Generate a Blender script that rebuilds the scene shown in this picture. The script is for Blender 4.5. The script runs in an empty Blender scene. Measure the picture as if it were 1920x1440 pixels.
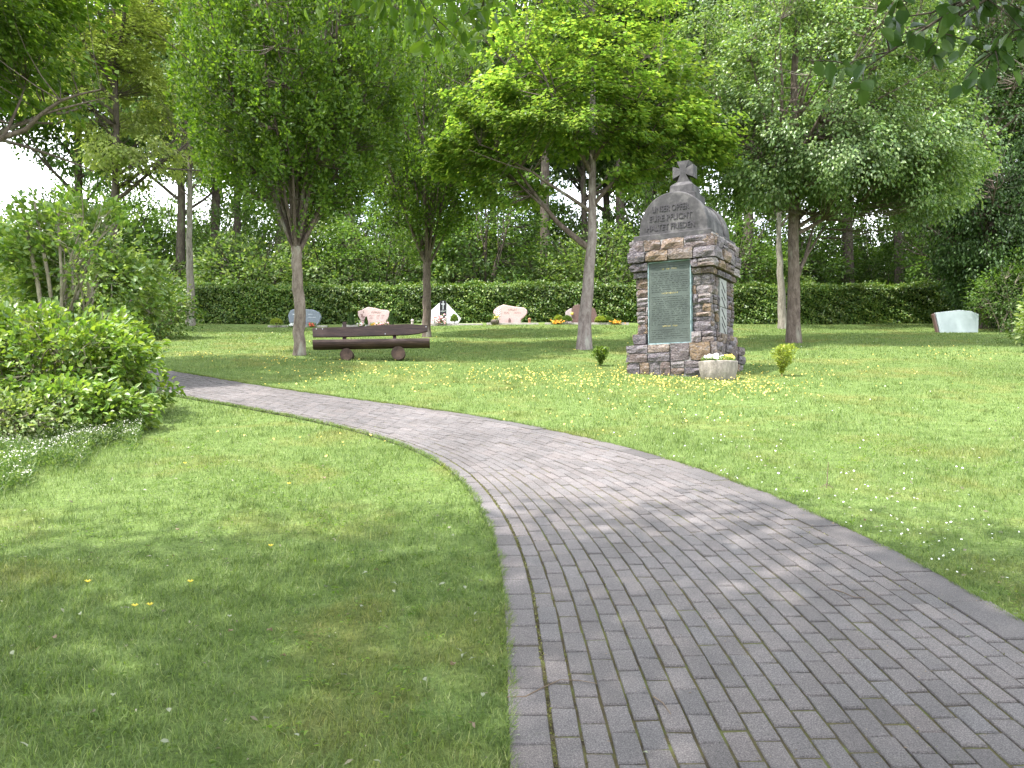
import bpy, math, random
import numpy as np
from mathutils import Vector, Matrix

random.seed(7)
rng = np.random.default_rng(11)
R = math.radians
scene = bpy.context.scene
C = scene.collection

# ------------------------------------------------------------------ camera
PITCH = R(2.4)
FPX = 1663.0                       # focal length in photograph pixels (1920 wide)
cam_d = bpy.data.cameras.new('camera')
cam_d.sensor_width = 36.0
cam_d.lens = 36.0 * FPX / 1920.0
cam_d.clip_start = 0.05
cam_d.clip_end = 2000
cam = bpy.data.objects.new('camera', cam_d)
C.objects.link(cam)
cam.location = (0, 0, 0)
cam.rotation_euler = (R(90) + PITCH, 0, 0)
scene.camera = cam

# ------------------------------------------------------------------ sky and sun
SUN = Vector((-0.40, -0.22, 0.89)).normalized()      # direction towards the sun
SUN_EL = math.asin(SUN.z)
SUN_AZ = math.atan2(SUN.x, SUN.y)
world = bpy.data.worlds.new('World')
scene.world = world
world.use_nodes = True
wt = world.node_tree
wt.nodes.clear()
w_out = wt.nodes.new('ShaderNodeOutputWorld')
w_bg = wt.nodes.new('ShaderNodeBackground')
w_sky = wt.nodes.new('ShaderNodeTexSky')
w_sky.sky_type = 'NISHITA'
w_sky.sun_disc = False
w_sky.sun_elevation = SUN_EL
w_sky.sun_rotation = SUN_AZ
w_sky.air_density = 1.0
w_sky.dust_density = 2.0
w_co = wt.nodes.new('ShaderNodeTexCoord')
w_no = wt.nodes.new('ShaderNodeTexNoise')
w_no.inputs['Scale'].default_value = 3.2
w_no.inputs['Detail'].default_value = 6
w_rm = wt.nodes.new('ShaderNodeValToRGB')
w_rm.color_ramp.elements[0].position = 0.36
w_rm.color_ramp.elements[0].color = (0.25, 0.25, 0.25, 1)
w_rm.color_ramp.elements[1].position = 0.56
w_mx = wt.nodes.new('ShaderNodeMixRGB')
w_mx.inputs[2].default_value = (8.2, 8.6, 9.0, 1)     # bright thin cloud
wt.links.new(w_co.outputs['Generated'], w_no.inputs['Vector'])
wt.links.new(w_no.outputs['Fac'], w_rm.inputs['Fac'])
wt.links.new(w_rm.outputs['Color'], w_mx.inputs['Fac'])
wt.links.new(w_sky.outputs['Color'], w_mx.inputs[1])
wt.links.new(w_mx.outputs['Color'], w_bg.inputs['Color'])
w_bg.inputs['Strength'].default_value = 0.15
wt.links.new(w_bg.outputs['Background'], w_out.inputs['Surface'])

sun_d = bpy.data.lights.new('sun', 'SUN')
sun_d.energy = 3.1
sun_d.angle = R(1.0)
sun_d.color = (1.0, 0.975, 0.92)
sun = bpy.data.objects.new('sun', sun_d)
C.objects.link(sun)
sun.rotation_euler = SUN.to_track_quat('Z', 'Y').to_euler()

scene.view_settings.view_transform = 'Standard'
scene.view_settings.look = 'None'
scene.view_settings.exposure = 2.05
scene.view_settings.gamma = 1.0
scene.view_settings.use_curve_mapping = False
scene.cycles.max_bounces = 7
scene.cycles.diffuse_bounces = 4
scene.cycles.transmission_bounces = 4
scene.cycles.glossy_bounces = 2

# ------------------------------------------------------------------ terrain function
SL = 0.1618
def ground(x, y):
    """height of the ground; the camera stands 1.62 m above it at the origin"""
    x = np.asarray(x, float); y = np.asarray(y, float)
    t = np.clip((y - 32.0) / 10.0, 0, 1)
    far = -1.62 + SL * (32.0 + 10.0 * (t - t * t / 2))
    near = -1.62 + SL * np.maximum(y, -6)
    z = np.where(y > 32.0, far, near)
    z = z + 0.05 * np.sin(0.35 * x + 1.0) * np.sin(0.27 * y) * np.clip((y - 9) / 8, 0, 1)
    # lower bank where the shrub bed lies left of the path
    return z
def gz(x, y): return float(ground(x, y))
def G(px, py):
    """ground point seen at a photograph pixel (measured positions)"""
    cp, sp = math.cos(PITCH), math.sin(PITCH)
    dx = (px - 960) / FPX; u = (720 - py) / FPX
    d = (dx, cp - u * sp, sp + u * cp)
    t = 1.62 / (SL * d[1] - d[2])
    return (d[0] * t, d[1] * t)
def HT(py, y):
    """height z at photograph row py for a thing standing at distance y"""
    cp, sp = math.cos(PITCH), math.sin(PITCH)
    u = (720 - py) / FPX
    return y * (sp + u * cp) / (cp - u * sp)

def U0(px, py, y): return ((px - 960) / FPX * y, y, HT(py, y))

# ------------------------------------------------------------------ object helpers
def tag(o, label=None, cat=None, group=None, kind=None):
    if label: o['label'] = label
    if cat: o['category'] = cat
    if group: o['group'] = group
    if kind: o['kind'] = kind
    return o
def empty(name, loc=(0, 0, 0), rz=0.0):
    o = bpy.data.objects.new(name, None)
    o.empty_display_size = 0.2
    C.objects.link(o)
    o.location = loc
    o.rotation_euler = (0, 0, rz)
    return o
def link(name, me, parent=None, mat=None):
    o = bpy.data.objects.new(name, me)
    C.objects.link(o)
    if mat is not None and not me.materials: me.materials.append(mat)
    if parent is not None: o.parent = parent
    return o
def mesh_np(name, V, F, mat=None, smooth=False):
    """V (n,3), F (m,k) numpy"""
    V = np.ascontiguousarray(V, dtype=np.float32); F = np.ascontiguousarray(F, dtype=np.int32)
    me = bpy.data.meshes.new(name)
    m, k = F.shape
    me.vertices.add(len(V)); me.vertices.foreach_set('co', V.ravel())
    me.loops.add(m * k); me.loops.foreach_set('vertex_index', F.ravel())
    me.polygons.add(m); me.polygons.foreach_set('loop_start', np.arange(0, m * k, k, dtype=np.int32))
    if smooth: me.polygons.foreach_set('use_smooth', np.ones(m, dtype=bool))
    me.update(calc_edges=True)
    if mat is not None: me.materials.append(mat)
    return me
class MB:
    """collects polygons for one mesh"""
    def __init__(s): s.v = []; s.f = []
    def add(s, vs, fs):
        n = len(s.v); s.v += [tuple(v) for v in vs]; s.f += [tuple(i + n for i in f) for f in fs]; return s
    def box(s, x0, x1, y0, y1, z0, z1, M=None):
        vs = [(x0, y0, z0), (x1, y0, z0), (x1, y1, z0), (x0, y1, z0), (x0, y0, z1), (x1, y0, z1), (x1, y1, z1), (x0, y1, z1)]
        if M is not None: vs = [tuple(M @ Vector(v)) for v in vs]
        return s.add(vs, [(0, 3, 2, 1), (4, 5, 6, 7), (0, 1, 5, 4), (1, 2, 6, 5), (2, 3, 7, 6), (3, 0, 4, 7)])
    def prism(s, poly, y0, y1, M=None):
        """poly in xz, extruded from y0 (front) to y1"""
        n = len(poly)
        vs = [(p[0], y0, p[1]) for p in poly] + [(p[0], y1, p[1]) for p in poly]
        if M is not None: vs = [tuple(M @ Vector(v)) for v in vs]
        fs = [tuple(range(n)), tuple(range(2 * n - 1, n - 1, -1))] + [(i, i + n, (i + 1) % n + n, (i + 1) % n) for i in range(n)]
        return s.add(vs, fs)
    def lathe(s, prof, n=20, M=None, jit=0.0):
        vs = []
        for r, z in prof:
            for k in range(n):
                a = 2 * math.pi * k / n; rr = r * (1 + random.uniform(-jit, jit))
                vs.append((rr * math.cos(a), rr * math.sin(a), z))
        if M is not None: vs = [tuple(M @ Vector(v)) for v in vs]
        fs = []
        for i in range(len(prof) - 1):
            for k in range(n):
                a, b = i * n + k, i * n + (k + 1) % n
                fs.append((a, b, b + n, a + n))
        fs.append(tuple(range(n - 1, -1, -1))); m = (len(prof) - 1) * n
        fs.append(tuple(range(m, m + n)))
        return s.add(vs, fs)
    def build(s, name, mat, parent=None, smooth=False, bevel=0.0, seg=2):
        me = bpy.data.meshes.new(name)
        me.from_pydata(s.v, [], s.f); me.update()
        if smooth: me.polygons.foreach_set('use_smooth', [True] * len(me.polygons))
        me.materials.append(mat)
        o = link(name, me, parent)
        if bevel > 0:
            b = o.modifiers.new('bevel', 'BEVEL'); b.width = bevel; b.segments = seg; b.limit_method = 'ANGLE'; b.angle_limit = R(35)
        return o
def copy_tree(o, parent=None):
    c = o.copy(); C.objects.link(c)
    if parent is not None: c.parent = parent
    for ch in [x for x in bpy.data.objects if x.parent == o]: copy_tree(ch, c)
    return c

# ------------------------------------------------------------------ materials
def new_mat(name):
    m = bpy.data.materials.new(name); m.use_nodes = True
    nt = m.node_tree; nt.nodes.clear()
    out = nt.nodes.new('ShaderNodeOutputMaterial')
    return m, nt, out
def nd(nt, typ, **kw):
    n = nt.nodes.new(typ)
    for k, v in kw.items():
        if k in n.inputs.keys(): n.inputs[k].default_value = v
        else: setattr(n, k, v)
    return n
def ramp(nt, fac, stops):
    r = nt.nodes.new('ShaderNodeValToRGB')
    el = r.color_ramp.elements
    while len(el) < len(stops): el.new(0.5)
    for e, (p, c) in zip(el, stops):
        e.position = p; e.color = (c[0], c[1], c[2], 1)
    nt.links.new(fac, r.inputs['Fac'])
    return r.outputs['Color']
def bump(nt, h, strength=0.4, dist=0.02):
    b = nt.nodes.new('ShaderNodeBump'); b.inputs['Strength'].default_value = strength; b.inputs['Distance'].default_value = dist
    nt.links.new(h, b.inputs['Height']); return b.outputs['Normal']
def noise(nt, scale, detail=4, rough=0.55, vec=None, dist=0.0):
    n = nt.nodes.new('ShaderNodeTexNoise'); n.inputs['Scale'].default_value = scale; n.inputs['Detail'].default_value = detail
    n.inputs['Roughness'].default_value = rough; n.inputs['Distortion'].default_value = dist
    if vec is not None: nt.links.new(vec, n.inputs['Vector'])
    return n.outputs['Fac']
def coords(nt, scale=(1, 1, 1), kind='Object'):
    tc = nt.nodes.new('ShaderNodeTexCoord'); mp = nt.nodes.new('ShaderNodeMapping')
    mp.inputs['Scale'].default_value = scale
    nt.links.new(tc.outputs[kind], mp.inputs['Vector']); return mp.outputs['Vector']
def mixc(nt, fac, a, b, mode='MIX'):
    m = nt.nodes.new('ShaderNodeMixRGB'); m.blend_type = mode
    for i, x in ((0, fac), (1, a), (2, b)):
        if isinstance(x, (int, float)): m.inputs[i].default_value = x
        elif isinstance(x, tuple): m.inputs[i].default_value = (x[0], x[1], x[2], 1)
        else: nt.links.new(x, m.inputs[i])
    return m.outputs['Color']

def leaf_mat(name, c1, c2, c3, trans=0.42, tcol=(1.25, 1.3, 0.55), rough=0.45, spec=0.35):
    m, nt, out = new_mat(name)
    g = nt.nodes.new('ShaderNodeNewGeometry')
    col = ramp(nt, g.outputs['Random Per Island'], [(0.0, c1), (0.5, c2), (1.0, c3)])
    n = noise(nt, 0.9, 2, 0.5, coords(nt))
    v = ramp(nt, n, [(0.35, (0.75, 0.75, 0.75)), (0.65, (1.2, 1.2, 1.15))])
    col = mixc(nt, 1.0, col, v, 'MULTIPLY')
    p = nd(nt, 'ShaderNodeBsdfPrincipled', Roughness=rough)
    p.inputs['Specular IOR Level'].default_value = spec
    nt.links.new(col, p.inputs['Base Color'])
    t = nt.nodes.new('ShaderNodeBsdfTranslucent')
    nt.links.new(mixc(nt, 1.0, col, tcol, 'MULTIPLY'), t.inputs['Color'])
    mx = nt.nodes.new('ShaderNodeMixShader'); mx.inputs[0].default_value = trans
    nt.links.new(p.outputs[0], mx.inputs[1]); nt.links.new(t.outputs[0], mx.inputs[2])
    nt.links.new(mx.outputs[0], out.inputs['Surface'])
    return m
def simple_mat(name, stops, scale=8, rough=0.8, bumps=0.3, bscale=40, dist=0.01, stretch=(1, 1, 1), spec=0.3, detail=6, rnd=0.0, metal=0.0):
    m, nt, out = new_mat(name)
    co = coords(nt, stretch)
    col = ramp(nt, noise(nt, scale, detail, 0.6, co), stops)
    if rnd > 0:
        oi = nt.nodes.new('ShaderNodeObjectInfo')
        v = ramp(nt, oi.outputs['Random'], [(0, (1 - rnd,) * 3), (1, (1 + rnd,) * 3)])
        col = mixc(nt, 1.0, col, v, 'MULTIPLY')
    p = nd(nt, 'ShaderNodeBsdfPrincipled', Roughness=rough, Metallic=metal)
    p.inputs['Specular IOR Level'].default_value = spec
    nt.links.new(col, p.inputs['Base Color'])
    if bumps > 0: nt.links.new(bump(nt, noise(nt, bscale, 6, 0.65, co), bumps, dist), p.inputs['Normal'])
    nt.links.new(p.outputs[0], out.inputs['Surface'])
    return m

def bark_mat(name, dark, mid, light, lichen=(0.42, 0.43, 0.36), lich=0.62):
    m, nt, out = new_mat(name)
    co = coords(nt, (1, 1, 0.35))
    n1 = noise(nt, 14, 6, 0.7, co, 0.6)
    col = ramp(nt, n1, [(0.3, dark), (0.5, mid), (0.72, light)])
    vo = nt.nodes.new('ShaderNodeTexVoronoi'); vo.inputs['Scale'].default_value = 17
    nt.links.new(coords(nt, (1, 1, 1.5)), vo.inputs['Vector'])
    f = ramp(nt, vo.outputs['Distance'], [(0.10, (1, 1, 1)), (0.22, (0, 0, 0))])
    n2 = noise(nt, 3.0, 4, 0.6, co)
    f2 = ramp(nt, n2, [(lich - 0.05, (0, 0, 0)), (lich + 0.06, (0.8, 0.8, 0.8))])
    col = mixc(nt, f2, col, lichen)
    col = mixc(nt, mixc(nt, 1.0, f, 0.5, 'MULTIPLY') if False else f, col, mixc(nt, 0.6, col, dark))
    p = nd(nt, 'ShaderNodeBsdfPrincipled', Roughness=0.9)
    p.inputs['Specular IOR Level'].default_value = 0.15
    nt.links.new(col, p.inputs['Base Color'])
    nt.links.new(bump(nt, noise(nt, 30, 6, 0.7, co), 0.7, 0.02), p.inputs['Normal'])
    nt.links.new(p.outputs[0], out.inputs['Surface'])
    return m

def lawn_colour(nt):
    """patchy lawn colour from world-size noise; shared by the soil sheet and the blades"""
    co = coords(nt)
    a = noise(nt, 0.9, 5, 0.6, co, 0.4)
    green = ramp(nt, noise(nt, 6.0, 4, 0.6, co), [(0.3, (0.094, 0.150, 0.038)), (0.7, (0.168, 0.238, 0.082))])
    yellow = ramp(nt, noise(nt, 9.0, 4, 0.6, co), [(0.3, (0.145, 0.160, 0.040)), (0.7, (0.215, 0.210, 0.078))])
    f = ramp(nt, a, [(0.50, (0, 0, 0)), (0.70, (0.7, 0.7, 0.7))])
    return mixc(nt, f, green, yellow)
def grass_mat():
    m, nt, out = new_mat('grass_blades')
    g = nt.nodes.new('ShaderNodeNewGeometry')
    base = lawn_colour(nt)
    v = ramp(nt, g.outputs['Random Per Island'], [(0.0, (0.50, 0.56, 0.50)), (0.6, (1.12, 1.10, 1.0)), (0.93, (1.45, 1.28, 1.25)), (1.0, (2.3, 1.75, 2.6))])
    mot = ramp(nt, noise(nt, 22, 3, 0.7, coords(nt)), [(0.33, (0.68, 0.72, 0.66)), (0.66, (1.18, 1.14, 1.1))])
    col = mixc(nt, 1.0, mixc(nt, 1.0, base, v, 'MULTIPLY'), mot, 'MULTIPLY')
    p = nd(nt, 'ShaderNodeBsdfPrincipled', Roughness=0.5); p.inputs['Specular IOR Level'].default_value = 0.3
    nt.links.new(col, p.inputs['Base Color'])
    t = nt.nodes.new('ShaderNodeBsdfTranslucent')
    nt.links.new(mixc(nt, 1.0, col, (1.15, 1.2, 0.7), 'MULTIPLY'), t.inputs['Color'])
    mx = nt.nodes.new('ShaderNodeMixShader'); mx.inputs[0].default_value = 0.35
    nt.links.new(p.outputs[0], mx.inputs[1]); nt.links.new(t.outputs[0], mx.inputs[2])
    nt.links.new(mx.outputs[0], out.inputs['Surface'])
    return m
def lawn_mat():
    m, nt, out = new_mat('lawn_soil')
    col = lawn_colour(nt)
    co = coords(nt)
    v = ramp(nt, noise(nt, 45, 5, 0.7, co), [(0.32, (0.45, 0.42, 0.4)), (0.68, (1.15, 1.12, 1.0))])
    col = mixc(nt, 1.0, col, v, 'MULTIPLY')
    p = nd(nt, 'ShaderNodeBsdfPrincipled', Roughness=0.95); p.inputs['Specular IOR Level'].default_value = 0.1
    nt.links.new(col, p.inputs['Base Color'])
    nt.links.new(bump(nt, noise(nt, 60, 5, 0.7, co), 0.8, 0.03), p.inputs['Normal'])
    nt.links.new(p.outputs[0], out.inputs['Surface'])
    return m
def paver_mat():
    m, nt, out = new_mat('concrete_paver')
    at = nt.nodes.new('ShaderNodeAttribute'); at.attribute_name = 'tint'
    co = coords(nt)
    big = noise(nt, 1.3, 5, 0.6, co)
    fine = noise(nt, 190, 2, 0.9, co)
    base = ramp(nt, big, [(0.35, (0.074, 0.065, 0.064)), (0.65, (0.112, 0.098, 0.096))])
    speck = ramp(nt, fine, [(0.32, (0.42, 0.42, 0.44)), (0.5, (1, 1, 1)), (0.66, (1.9, 1.88, 1.9))])
    col = mixc(nt, 1.0, base, speck, 'MULTIPLY')
    col = mixc(nt, 1.0, col, at.outputs['Color'], 'MULTIPLY')
    moss = ramp(nt, noise(nt, 5.5, 6, 0.75, co), [(0.60, (0, 0, 0)), (0.78, (0.45, 0.45, 0.45))])
    col = mixc(nt, moss, col, (0.085, 0.085, 0.06))
    p = nd(nt, 'ShaderNodeBsdfPrincipled', Roughness=0.72); p.inputs['Specular IOR Level'].default_value = 0.35
    nt.links.new(col, p.inputs['Base Color'])
    nt.links.new(bump(nt, fine, 0.5, 0.004), p.inputs['Normal'])
    nt.links.new(p.outputs[0], out.inputs['Surface'])
    return m
def rock_mat():
    """quarried slate and sandstone blocks: hue differs from stone to stone"""
    m, nt, out = new_mat('quarry_stone')
    oi = nt.nodes.new('ShaderNodeObjectInfo')
    co = coords(nt, (1, 1, 2.2))
    r = ramp(nt, oi.outputs['Random'], [(0.0, (0.10, 0.085, 0.095)), (0.28, (0.17, 0.145, 0.155)), (0.48, (0.13, 0.095, 0.085)), (0.62, (0.205, 0.140, 0.085)), (0.74, (0.15, 0.13, 0.135)), (0.88, (0.27, 0.235, 0.23)), (1.0, (0.20, 0.125, 0.07))])
    ochre = ramp(nt, noise(nt, 6, 5, 0.65, co, 0.8), [(0.54, (0, 0, 0)), (0.68, (0.7, 0.7, 0.7))])
    col = mixc(nt, ochre, r, (0.175, 0.122, 0.075))
    grey = ramp(nt, noise(nt, 11, 6, 0.7, co, 1.0), [(0.52, (0, 0, 0)), (0.66, (0.8, 0.8, 0.8))])
    col = mixc(nt, grey, col, (0.25, 0.235, 0.245))
    dk = ramp(nt, noise(nt, 16, 6, 0.7, co, 1.5), [(0.36, (0.28, 0.26, 0.3)), (0.56, (1.05, 1.05, 1.05))])
    col = mixc(nt, 1.0, col, dk, 'MULTIPLY')
    lich = ramp(nt, noise(nt, 42, 3, 0.6, co), [(0.66, (0, 0, 0)), (0.72, (0.7, 0.7, 0.7))])
    col = mixc(nt, lich, col, (0.5, 0.49, 0.46))
    p = nd(nt, 'ShaderNodeBsdfPrincipled', Roughness=0.85); p.inputs['Specular IOR Level'].default_value = 0.3
    nt.links.new(col, p.inputs['Base Color'])
    nt.links.new(bump(nt, noise(nt, 14, 8, 0.72, co, 0.8), 1.0, 0.05), p.inputs['Normal'])
    nt.links.new(p.outputs[0], out.inputs['Surface'])
    return m

M = {}
M['lawn'] = lawn_mat(); M['grass'] = grass_mat(); M['paver'] = paver_mat(); M['rock'] = rock_mat()
M['joint'] = simple_mat('mossy_joint', [(0.35, (0.045, 0.035, 0.022)), (0.5, (0.070, 0.058, 0.024)), (0.66, (0.085, 0.095, 0.025))], 9, 0.95, 0.8, 90)
M['mortar'] = simple_mat('lime_mortar', [(0.35, (0.10, 0.09, 0.09)), (0.65, (0.30, 0.28, 0.275))], 7, 0.9, 0.6, 50)
M['cast'] = simple_mat('weathered_cast_stone', [(0.30, (0.026, 0.024, 0.025)), (0.5, (0.050, 0.046, 0.048)), (0.72, (0.115, 0.106, 0.104))], 5.5, 0.88, 0.5, 60, 0.012)
M['castlight'] = simple_mat('pale_stone_edge', [(0.3, (0.20, 0.18, 0.17)), (0.7, (0.42, 0.38, 0.34))], 9, 0.85, 0.4, 60)
M['letter'] = simple_mat('dark_lettering', [(0.3, (0.025, 0.022, 0.026)), (0.7, (0.05, 0.045, 0.05))], 20, 0.8, 0)
M['bronze'] = simple_mat('verdigris_bronze', [(0.3, (0.048, 0.056, 0.052)), (0.55, (0.068, 0.080, 0.072)), (0.75, (0.090, 0.102, 0.092))], 3.2, 0.85, 0.25, 80, 0.004, spec=0.15)
M['verdigris'] = simple_mat('pale_verdigris', [(0.3, (0.08, 0.13, 0.13)), (0.7, (0.24, 0.31, 0.32))], 14, 0.8, 0.2, 60)
M['bronzeletter'] = simple_mat('bronze_lettering', [(0.3, (0.025, 0.032, 0.03)), (0.7, (0.045, 0.05, 0.045))], 9, 0.7, 0)
M['goldletter'] = simple_mat('yellow_bronze_lettering', [(0.3, (0.22, 0.19, 0.08)), (0.7, (0.34, 0.28, 0.12))], 9, 0.5, 0)
M['paleslab'] = simple_mat('pale_memorial_slab', [(0.3, (0.15, 0.15, 0.147)), (0.7, (0.24, 0.24, 0.23))], 6, 0.7, 0.2, 60)
M['barkH'] = bark_mat('hornbeam_bark', (0.075, 0.055, 0.045), (0.17, 0.135, 0.11), (0.27, 0.225, 0.185), (0.30, 0.30, 0.25))
M['barkM'] = bark_mat('maple_bark', (0.09, 0.065, 0.06), (0.19, 0.155, 0.145), (0.29, 0.25, 0.23), (0.30, 0.30, 0.26))
M['barkB'] = bark_mat('brown_bark', (0.048, 0.036, 0.030), (0.108, 0.082, 0.068), (0.18, 0.145, 0.122), (0.22, 0.21, 0.17), 0.62)
M['barkG'] = bark_mat('grey_bark', (0.08, 0.07, 0.055), (0.17, 0.15, 0.125), (0.25, 0.225, 0.19), (0.25, 0.26, 0.21))
M['barkD'] = bark_mat('forest_bark', (0.035, 0.028, 0.022), (0.075, 0.06, 0.048), (0.13, 0.105, 0.085), (0.12, 0.14, 0.07), 0.6)
M['stem'] = simple_mat('shrub_stem', [(0.3, (0.12, 0.10, 0.07)), (0.7, (0.27, 0.24, 0.17))], 8, 0.85, 0.4, 40)
M['leafH'] = leaf_mat('hornbeam_leaf', (0.052, 0.105, 0.014), (0.084, 0.150, 0.019), (0.150, 0.220, 0.034), trans=0.5, tcol=(1.3, 1.35, 0.6))
M['leafM'] = leaf_mat('maple_leaf', (0.095, 0.175, 0.034), (0.150, 0.240, 0.045), (0.270, 0.330, 0.065), trans=0.52, tcol=(1.3, 1.35, 0.7))
M['leafL'] = leaf_mat('silvery_leaf', (0.070, 0.130, 0.038), (0.125, 0.200, 0.062), (0.270, 0.340, 0.150), trans=0.42, rough=0.38, spec=0.5)
M['leafP'] = leaf_mat('pale_spring_leaf', (0.170, 0.225, 0.065), (0.250, 0.300, 0.095), (0.340, 0.370, 0.150), trans=0.55)
M['leafD'] = leaf_mat('dark_leaf', (0.026, 0.060, 0.014), (0.046, 0.092, 0.020), (0.075, 0.130, 0.032), trans=0.3)
M['leafF'] = leaf_mat('forest_leaf', (0.046, 0.098, 0.018), (0.082, 0.150, 0.028), (0.135, 0.205, 0.055), trans=0.45)
M['leafU'] = leaf_mat('undergrowth_leaf', (0.085, 0.140, 0.035), (0.150, 0.210, 0.060), (0.280, 0.320, 0.150), trans=0.45)
M['leafW'] = leaf_mat('woodland_bush_leaf', (0.060, 0.112, 0.026), (0.100, 0.165, 0.045), (0.220, 0.270, 0.110), trans=0.45)
M['leafS'] = leaf_mat('shrub_leaf', (0.080, 0.150, 0.028), (0.135, 0.215, 0.038), (0.230, 0.290, 0.050), trans=0.42, spec=0.5, rough=0.4)
M['leafS2'] = leaf_mat('tall_shrub_leaf', (0.090, 0.165, 0.035), (0.150, 0.235, 0.050), (0.240, 0.305, 0.075), trans=0.42, spec=0.5, rough=0.4)
M['leafHedge'] = leaf_mat('hedge_leaf', (0.050, 0.108, 0.018), (0.095, 0.170, 0.027), (0.200, 0.245, 0.050), trans=0.3, spec=0.5, rough=0.4)
M['leafY'] = leaf_mat('yellow_cypress_leaf', (0.160, 0.220, 0.030), (0.260, 0.320, 0.045), (0.380, 0.400, 0.080), trans=0.35)
M['jointmoss'] = leaf_mat('joint_moss', (0.065, 0.050, 0.025), (0.110, 0.110, 0.024), (0.190, 0.200, 0.040), trans=0.1)
M['leafC'] = leaf_mat('conifer_leaf', (0.030, 0.070, 0.018), (0.050, 0.100, 0.026), (0.080, 0.130, 0.034), trans=0.15)
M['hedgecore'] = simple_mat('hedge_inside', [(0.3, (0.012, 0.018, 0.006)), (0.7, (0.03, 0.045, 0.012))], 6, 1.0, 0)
M['wood'] = simple_mat('dark_stained_wood', [(0.3, (0.020, 0.010, 0.009)), (0.55, (0.042, 0.022, 0.018)), (0.75, (0.080, 0.046, 0.036))], 5, 0.6, 0.5, 22, 0.01, (0.6, 6, 6), spec=0.35)
M['woodend'] = simple_mat('log_end', [(0.3, (0.03, 0.018, 0.015)), (0.7, (0.085, 0.052, 0.04))], 12, 0.8, 0.4, 40)
M['steel'] = simple_mat('bolt_steel', [(0.3, (0.4, 0.4, 0.42)), (0.7, (0.55, 0.55, 0.58))], 12, 0.4, 0)
M['slate'] = simple_mat('blue_grey_granite', [(0.3, (0.13, 0.15, 0.18)), (0.7, (0.20, 0.225, 0.265))], 30, 0.5, 0.1, 60, spec=0.5)
M['pink'] = simple_mat('pink_granite', [(0.3, (0.42, 0.29, 0.28)), (0.7, (0.58, 0.43, 0.41))], 40, 0.55, 0.1, 60)
M['white'] = simple_mat('white_marble', [(0.3, (0.70, 0.70, 0.72)), (0.7, (0.80, 0.80, 0.80))], 6, 0.5, 0)
M['black'] = simple_mat('black_granite', [(0.3, (0.018, 0.018, 0.022)), (0.7, (0.035, 0.035, 0.04))], 30, 0.3, 0, spec=0.5)
M['brownstone'] = simple_mat('brown_granite', [(0.3, (0.11, 0.065, 0.06)), (0.7, (0.18, 0.11, 0.10))], 30, 0.5, 0)
M['rosestone'] = simple_mat('pale_rose_granite', [(0.3, (0.36, 0.29, 0.29)), (0.7, (0.46, 0.38, 0.38))], 30, 0.6, 0)
M['engr'] = simple_mat('engraved_brown', [(0.3, (0.13, 0.06, 0.05)), (0.7, (0.19, 0.09, 0.08))], 10, 0.8, 0)
M['engrw'] = simple_mat('pale_inlay', [(0.3, (0.6, 0.62, 0.65)), (0.7, (0.72, 0.73, 0.75))], 10, 0.6, 0)
M['engrg'] = simple_mat('grey_inlay', [(0.3, (0.22, 0.24, 0.26)), (0.7, (0.3, 0.32, 0.34))], 10, 0.6, 0)
M['kerb'] = simple_mat('grave_kerb', [(0.3, (0.26, 0.23, 0.22)), (0.7, (0.40, 0.36, 0.34))], 10, 0.8, 0.2, 50)
M['soil'] = simple_mat('grave_soil', [(0.3, (0.045, 0.03, 0.024)), (0.7, (0.10, 0.065, 0.05))], 12, 1.0, 0.8, 60)
M['terracotta'] = simple_mat('terracotta', [(0.3, (0.25, 0.10, 0.06)), (0.7, (0.36, 0.16, 0.10))], 10, 0.8, 0)
M['bowl'] = simple_mat('brown_bowl', [(0.3, (0.07, 0.055, 0.045)), (0.7, (0.13, 0.10, 0.08))], 10, 0.6, 0)
M['planter'] = simple_mat('exposed_aggregate', [(0.3, (0.15, 0.13, 0.115)), (0.55, (0.26, 0.225, 0.20)), (0.75, (0.38, 0.33, 0.30))], 13, 0.9, 0.8, 45, 0.02, (1, 1, 0.4))
def flat(name, c, rough=0.7, trans=0.25):
    m, nt, out = new_mat(name)
    g = nt.nodes.new('ShaderNodeNewGeometry')
    col = ramp(nt, g.outputs['Random Per Island'], [(0, tuple(x * 0.8 for x in c)), (1, tuple(min(0.9, x * 1.15) for x in c))])
    p = nd(nt, 'ShaderNodeBsdfPrincipled', Roughness=rough); nt.links.new(col, p.inputs['Base Color'])
    t = nt.nodes.new('ShaderNodeBsdfTranslucent'); nt.links.new(col, t.inputs['Color'])
    mx = nt.nodes.new('ShaderNodeMixShader'); mx.inputs[0].default_value = trans
    nt.links.new(p.outputs[0], mx.inputs[1]); nt.links.new(t.outputs[0], mx.inputs[2])
    nt.links.new(mx.outputs[0], out.inputs['Surface'])
    return m
M['petalY'] = flat('yellow_petal', (0.75, 0.56, 0.06))
M['petalYp'] = flat('pale_yellow_petal', (0.74, 0.56, 0.12))
M['petalW'] = flat('white_petal', (0.80, 0.79, 0.76))
M['petalW2'] = flat('dull_white_petal', (0.52, 0.50, 0.44))
M['petalP'] = flat('pink_petal', (0.72, 0.36, 0.38))
M['petalR'] = flat('red_petal', (0.60, 0.10, 0.06))
M['petalO'] = flat('orange_petal', (0.75, 0.34, 0.03))
M['deadleaf'] = flat('fallen_leaf', (0.22, 0.24, 0.15))
M['deadbrown'] = flat('brown_fallen_leaf', (0.20, 0.14, 0.09))
M['deadmix'] = leaf_mat('dry_litter', (0.10, 0.085, 0.055), (0.19, 0.17, 0.11), (0.30, 0.30, 0.22), trans=0.1)
M['twig'] = simple_mat('twig', [(0.3, (0.10, 0.07, 0.05)), (0.7, (0.20, 0.15, 0.11))], 20, 0.9, 0)

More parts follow.
